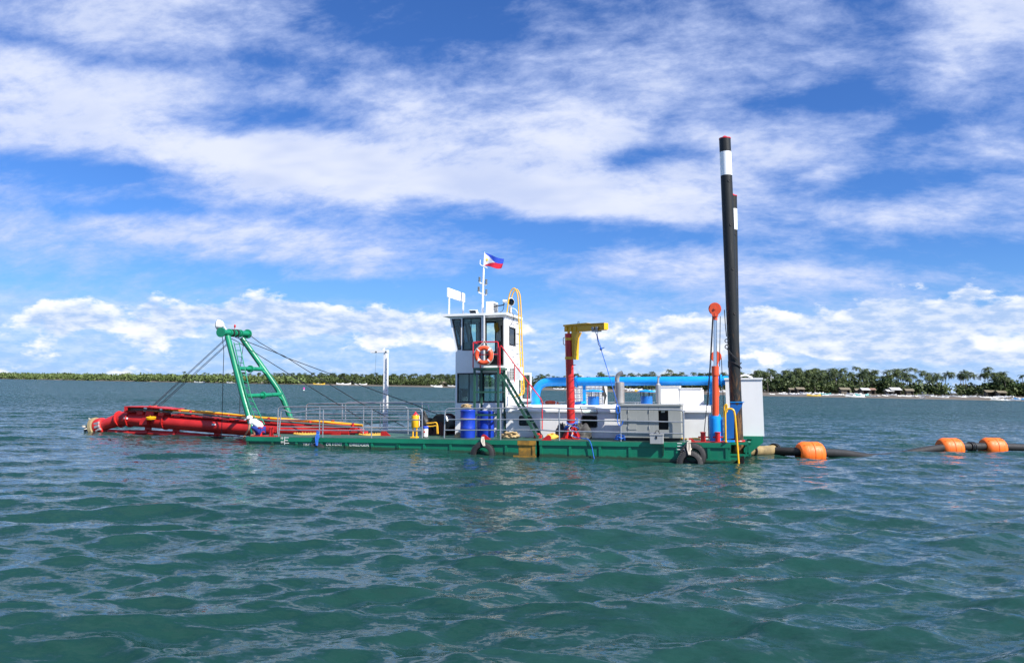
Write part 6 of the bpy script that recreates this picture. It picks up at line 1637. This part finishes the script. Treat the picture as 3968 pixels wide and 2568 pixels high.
# ---- separate broadleaf trees
def broadleaf(x, d, h, r, label):
    q = place(x, d); t = link('broadleaf_tree', None, Matrix.Translation(q)); tag(t, label, 'tree', 'broadleaf trees behind the beach')
    mb = MB().tube([(0, 0, 0), (.2, 0, h * .3), (.1, .2, h * .6)], [.35, .25, .12], 7)
    for i in range(4):
        g = i * 1.6; mb.tube([(.15, 0, h * .3), (r * .5 * math.cos(g), r * .5 * math.sin(g), h * .6)], [.14, .05], 5)
    link('trunk', mesh_of('trunk', mb, (0, 0, 0), 60, ('palm_trunk',)), ID, t)
    V = [leafmass(rng, rng.uniform(-.55, .55) * r, rng.uniform(-.55, .55) * r, h * rng.uniform(.45, .85), r * .5, r * .5, h * .17, 70, .5) for _ in range(11)]
    link('crown', quads_mesh('crown', np.concatenate(V), 'broad_leaf'), ID, t)
for x, d, y, r, lab in ((3470, 34, 1462, 3.6, 'round dark broadleaf tree standing above the white roofed hut'), (2975, 34, 1470, 3.2, 'bushy broadleaf tree beside the white stern tank'), (3020, 36, 1470, 3.4, 'broadleaf tree between palms beyond the stern tank'),
                        (3590, 32, 1494, 4.2, 'yellowish spreading tree right of the white roofed hut'), (3630, 34, 1502, 4.0, 'low dark tree left of the tall palm clump'), (3835, 32, 1478, 4.4, 'bushy tree right of the tall palm clump'), (3870, 31, 1474, 4.6, 'wide green broadleaf tree under two palms'),
                        (3905, 33, 1480, 4.2, 'dense green tree behind white boats on the beach'), (3780, 30, 1492, 3.8, 'light green tree under the tall palm clump'), (3200, 34, 1486, 3.6, 'low broad tree behind the row of beached boats'), (3430, 36, 1486, 3.8, 'shady tree behind the white roofed hut')):
    broadleaf(x, d, col_top(x, y, d), r, lab)

# ---- huts
def hut(x, d, w, dp, h, roof, label, rz=0, open_=True):
    w, dp, h = w * .8, dp * .8, h * .85
    q = place(x, d); t = T('beach_hut', label, 'hut', 'huts along the beach', frame=Matrix.Translation(q) @ Matrix.Rotation(rz, 4, 'Z'))
    t.base = (0, 0, 0)
    t.part('wall', MB().box((-w / 2, dp / 2 - .1, 0), (w / 2, dp / 2, h)), 'hut_wall')
    t.part('wall', MB().box((-w / 2, -dp / 2, 0), (-w / 2 + .1, dp / 2 - .11, h)), 'hut_wall'); t.part('wall', MB().box((w / 2 - .1, -dp / 2, 0), (w / 2, dp / 2 - .11, h)), 'hut_wall')
    if not open_: t.part('wall', MB().box((-w / 2 + .11, -dp / 2, 0), (w * .2, -dp / 2 + .1, h)), 'hut_wall')
    rf = MB().prism([(-w / 2 - .5, -dp / 2 - .6, h - .1), (-w / 2 - .5, 0, h + dp * .34), (-w / 2 - .5, dp / 2 + .6, h - .1), (-w / 2 - .5, 0, h + dp * .34 - .16)], (w + 1, 0, 0)); t.part('roof', rf, roof)
    for s_ in (-1, 1): t.part('post', MB().cyl((s_ * w * .46, -dp / 2 - .3, 0), (s_ * w * .46, -dp / 2 - .3, h - .02), .07, n=6), 'palm_trunk')
    t.done()
for a in ((3488, 22, 5.2, 4, 2.6, 'tin_roof', 'hut with bright white tin roof under the round tree', .1), (3462, 20, 3.4, 3, 1.9, 'tin_roof', 'small lean-to with pale roof beside the white roofed hut', .2), (3548, 24, 3.6, 3.4, 2.2, 'thatch', 'thatched hut right of the white roofed hut', -.1, False), (3355, 22, 4.0, 3.4, 2.3, 'tin_roof', 'hut with pale rounded roof behind beached boats', .1),
          (3330, 24, 3.2, 3, 2.0, 'thatch', 'dark thatched shed next to the pale roofed hut', 0, False), (3280, 23, 5.0, 3.5, 2.3, 'thatch', 'long brown thatched hut behind the row of boats', .05, False), (3055, 22, 4.0, 3.2, 2.2, 'thatch', 'low grey thatched hut beyond the stern tank', .1), (3025, 21, 2.8, 2.6, 2.0, 'thatch', 'small open shelter close to the stern tank', 0),
          (3395, 25, 2.6, 2.6, 2.4, 'rust_roof', 'small rusty roofed hut between palms', 0), (3780, 24, 5.5, 3, 2.2, 'thatch', 'long dark shelter under the tall palm clump', 0), (3865, 24, 4, 3, 2.0, 'thatch', 'dark shelter behind boats under green trees', 0), (1660, 22, 9, 6, 4.0, 'thatch', 'thatched hut on the far beach left of the wheelhouse', 0, False), (1690, 24, 7, 5, 3.6, 'hut_wall', 'brown shed on the far beach near the wheelhouse', 0, False)):
    hut(*a[:8], open_=(a[8] if len(a) > 8 else True))
def house(x, d, w, h, label):
    q = place(x, d); t = T('shore_house', label, 'house', frame=Matrix.Translation(q)); t.base = (0, 0, 0)
    t.part('wall', MB().box((-w / 2, -2.5, 0), (w / 2, 2.5, h)), 'boat_white'); t.part('roof', MB().prism([(-w / 2 - .4, -3, h + .01), (-w / 2 - .4, 0, h + 1.6), (-w / 2 - .4, 3, h + .01)], (w + .8, 0, 0)), 'tin_roof')
    t.part('door', MB().box((-.5, -2.56, 0), (.5, -2.505, 2)), 'hut_wall'); t.part('window', MB().box((w * .2, -2.56, 1), (w * .35, -2.505, 2)), 'dark_opening'); t.done()
house(1010, 16, 6.5, 3.6, 'white block house on the distant shore seen between the gantry legs'); house(985, 20, 10, 2.2, 'low white building beside the white block house'); house(793, 14, 4, 2.2, 'tiny white hut on the distant beach left of the gantry')

# ---- outrigger boats
def boat_parts(mat):
    h = MB(); sec = []
    for t_ in np.linspace(-1, 1, 11):
        bw = .42 * (1 - abs(t_) ** 2.6) + .02; sh = .30 + .55 * abs(t_) ** 2.4
        sec.append([(t_ * 3.6, -bw, sh + .35), (t_ * 3.6, -bw * .75, .22 * abs(t_) ** 2 + .12), (t_ * 3.6, 0, .30 * abs(t_) ** 2.2), (t_ * 3.6, bw * .75, .22 * abs(t_) ** 2 + .12), (t_ * 3.6, bw, sh + .35)])
    h.add([p for s in sec for p in s], [(i * 5 + j, (i + 1) * 5 + j, (i + 1) * 5 + j + 1, i * 5 + j + 1) for i in range(10) for j in range(4)] + [(i * 5, i * 5 + 4, (i + 1) * 5 + 4, (i + 1) * 5) for i in range(1, 9)])
    hull_me = mesh_of('hull', h, (0, 0, 0), 50, (mat,))
    outr = MB().tube(catmull([(-2.9, 1.9, .45), (-2.3, 1.9, .22), (2.3, 1.9, .22), (2.9, 1.9, .45)], 3), .09, 6); ome = mesh_of('outrigger', outr, (0, 0, 0), 60, (mat,))
    arm = MB().tube(bez((0, -2.0, .25), (0, 0, 1.25), (0, 2.0, .25), 8), .055, 5); ame = mesh_of('arm', arm, (0, 0, 0), 60, ('boat_white',))
    cab = mesh_of('engine_box', MB().box((-1.0, -.3, .68), (.1, .3, .98)), (0, 0, 0), 30, ('boat_white',))
    return hull_me, ome, ame, cab
BOATS = {m: boat_parts(m) for m in ('boat_white', 'boat_yellow', 'boat_teal', 'boat_blue')}
def boat(x, d, s, rz, mat, label, group):
    q = place(x, d); q.z = max(q.z, .0); hm, om, am, cm = BOATS[mat]; i = shore_at(x)[1]
    tilt = math.atan2(ground_z(d + 2) - ground_z(d - 2), 4)
    e = link('outrigger_boat', None, Matrix.Translation(q) @ Matrix.Rotation(rz, 4, 'Z') @ Matrix.Scale(s, 4)); tag(e, label, 'boat', group)
    link('hull', hm, ID, e); link('outrigger', om, ID, e); link('outrigger', om, Matrix.Rotation(PI, 4, 'Z'), e)
    for u in (-1.5, 1.4): link('arm', am, Matrix.Translation((u, 0, 0)), e)
    link('engine_box', cm, ID, e)
bg = 'white outrigger boats drawn up on the beach'
for i in range(58):
    x = 2920 + (3990 - 2920) * ((i + rp_rnd.uniform(0, .9)) / 58); boat(x, rp_rnd.choice((9, 11, 13, 15, 17)) + rp_rnd.uniform(-1.5, 1.5), rp_rnd.uniform(.42, .72), rp_rnd.uniform(-.9, 1.3) + PI * rp_rnd.randrange(2), 'boat_white', 'white outrigger boat among many drawn up on the boat beach', bg)
for i in range(26):
    x = rp_rnd.choice((rp_rnd.uniform(2095, 2200), rp_rnd.uniform(2345, 2380), rp_rnd.uniform(2410, 2500), rp_rnd.uniform(2700, 2830))); boat(x, rp_rnd.uniform(6, 18), rp_rnd.uniform(.8, 1.2), rp_rnd.uniform(-.7, 1.2), 'boat_white', 'white outrigger boat on the beach seen under the blue pipe', 'white boats under the blue pipe')
for x, d, s, rz, m, lab in ((3155, 4, .9, .15, 'boat_yellow', 'tan yellow boat at the water edge beyond the pipeline'), (3312, 1.5, 1.2, .1, 'boat_white', 'larger white boat lying right at the water edge'), (3340, 9, 1.0, .3, 'boat_teal', 'pale turquoise boat in front of the pale roofed hut'), (3210, 13, .7, .1, 'boat_teal', 'small teal boat high on the beach'),
                            (3858, 1, .75, .05, 'boat_white', 'white boat afloat off the beach below the green trees'), (3895, 0, .6, .3, 'boat_white', 'small white boat afloat near the beach end'), (3918, .5, .8, 2.6, 'boat_white', 'white boat afloat with its bow raised near the beach end'), (3955, 5, .9, .3, 'boat_blue', 'blue boat at the end of the boat beach'), (3576, 4, .5, 1.8, 'boat_white', 'little white boat pulled up bow first on the sand'),
                            (2462, 5, 1.3, .2, 'boat_yellow', 'yellow boat on the beach beside the rusty silencer'), (2475, 8, 1.2, .6, 'boat_teal', 'turquoise boat on the beach above the yellow boat'), (1240, 3, 2.0, .1, 'boat_yellow', 'yellow boat on the distant beach right of the gantry'), (1320, 8, 2.4, .2, 'boat_white', 'long white boat on the distant beach right of the yellow boat'), (1380, 10, 2.0, .1, 'boat_white', 'white boat with cabin on the distant beach near the davit'),
                            (1672, 9, 1.6, .2, 'boat_white', 'white boat on the far beach close to the wheelhouse'), (1725, 12, 1.6, .0, 'boat_white', 'white boat next to the wheelhouse on the far beach'), (1700, 2, 1.3, .5, 'boat_white', 'white outrigger boat at the water edge near the wheelhouse'), (910, 2, 2.2, .1, 'boat_white', 'white boat on the distant shore left of the gantry'), (785, 1, 2.0, .0, 'boat_white', 'faint white boat far off on the shoreline')):
    boat(x, d, s, rz, m, lab, None)
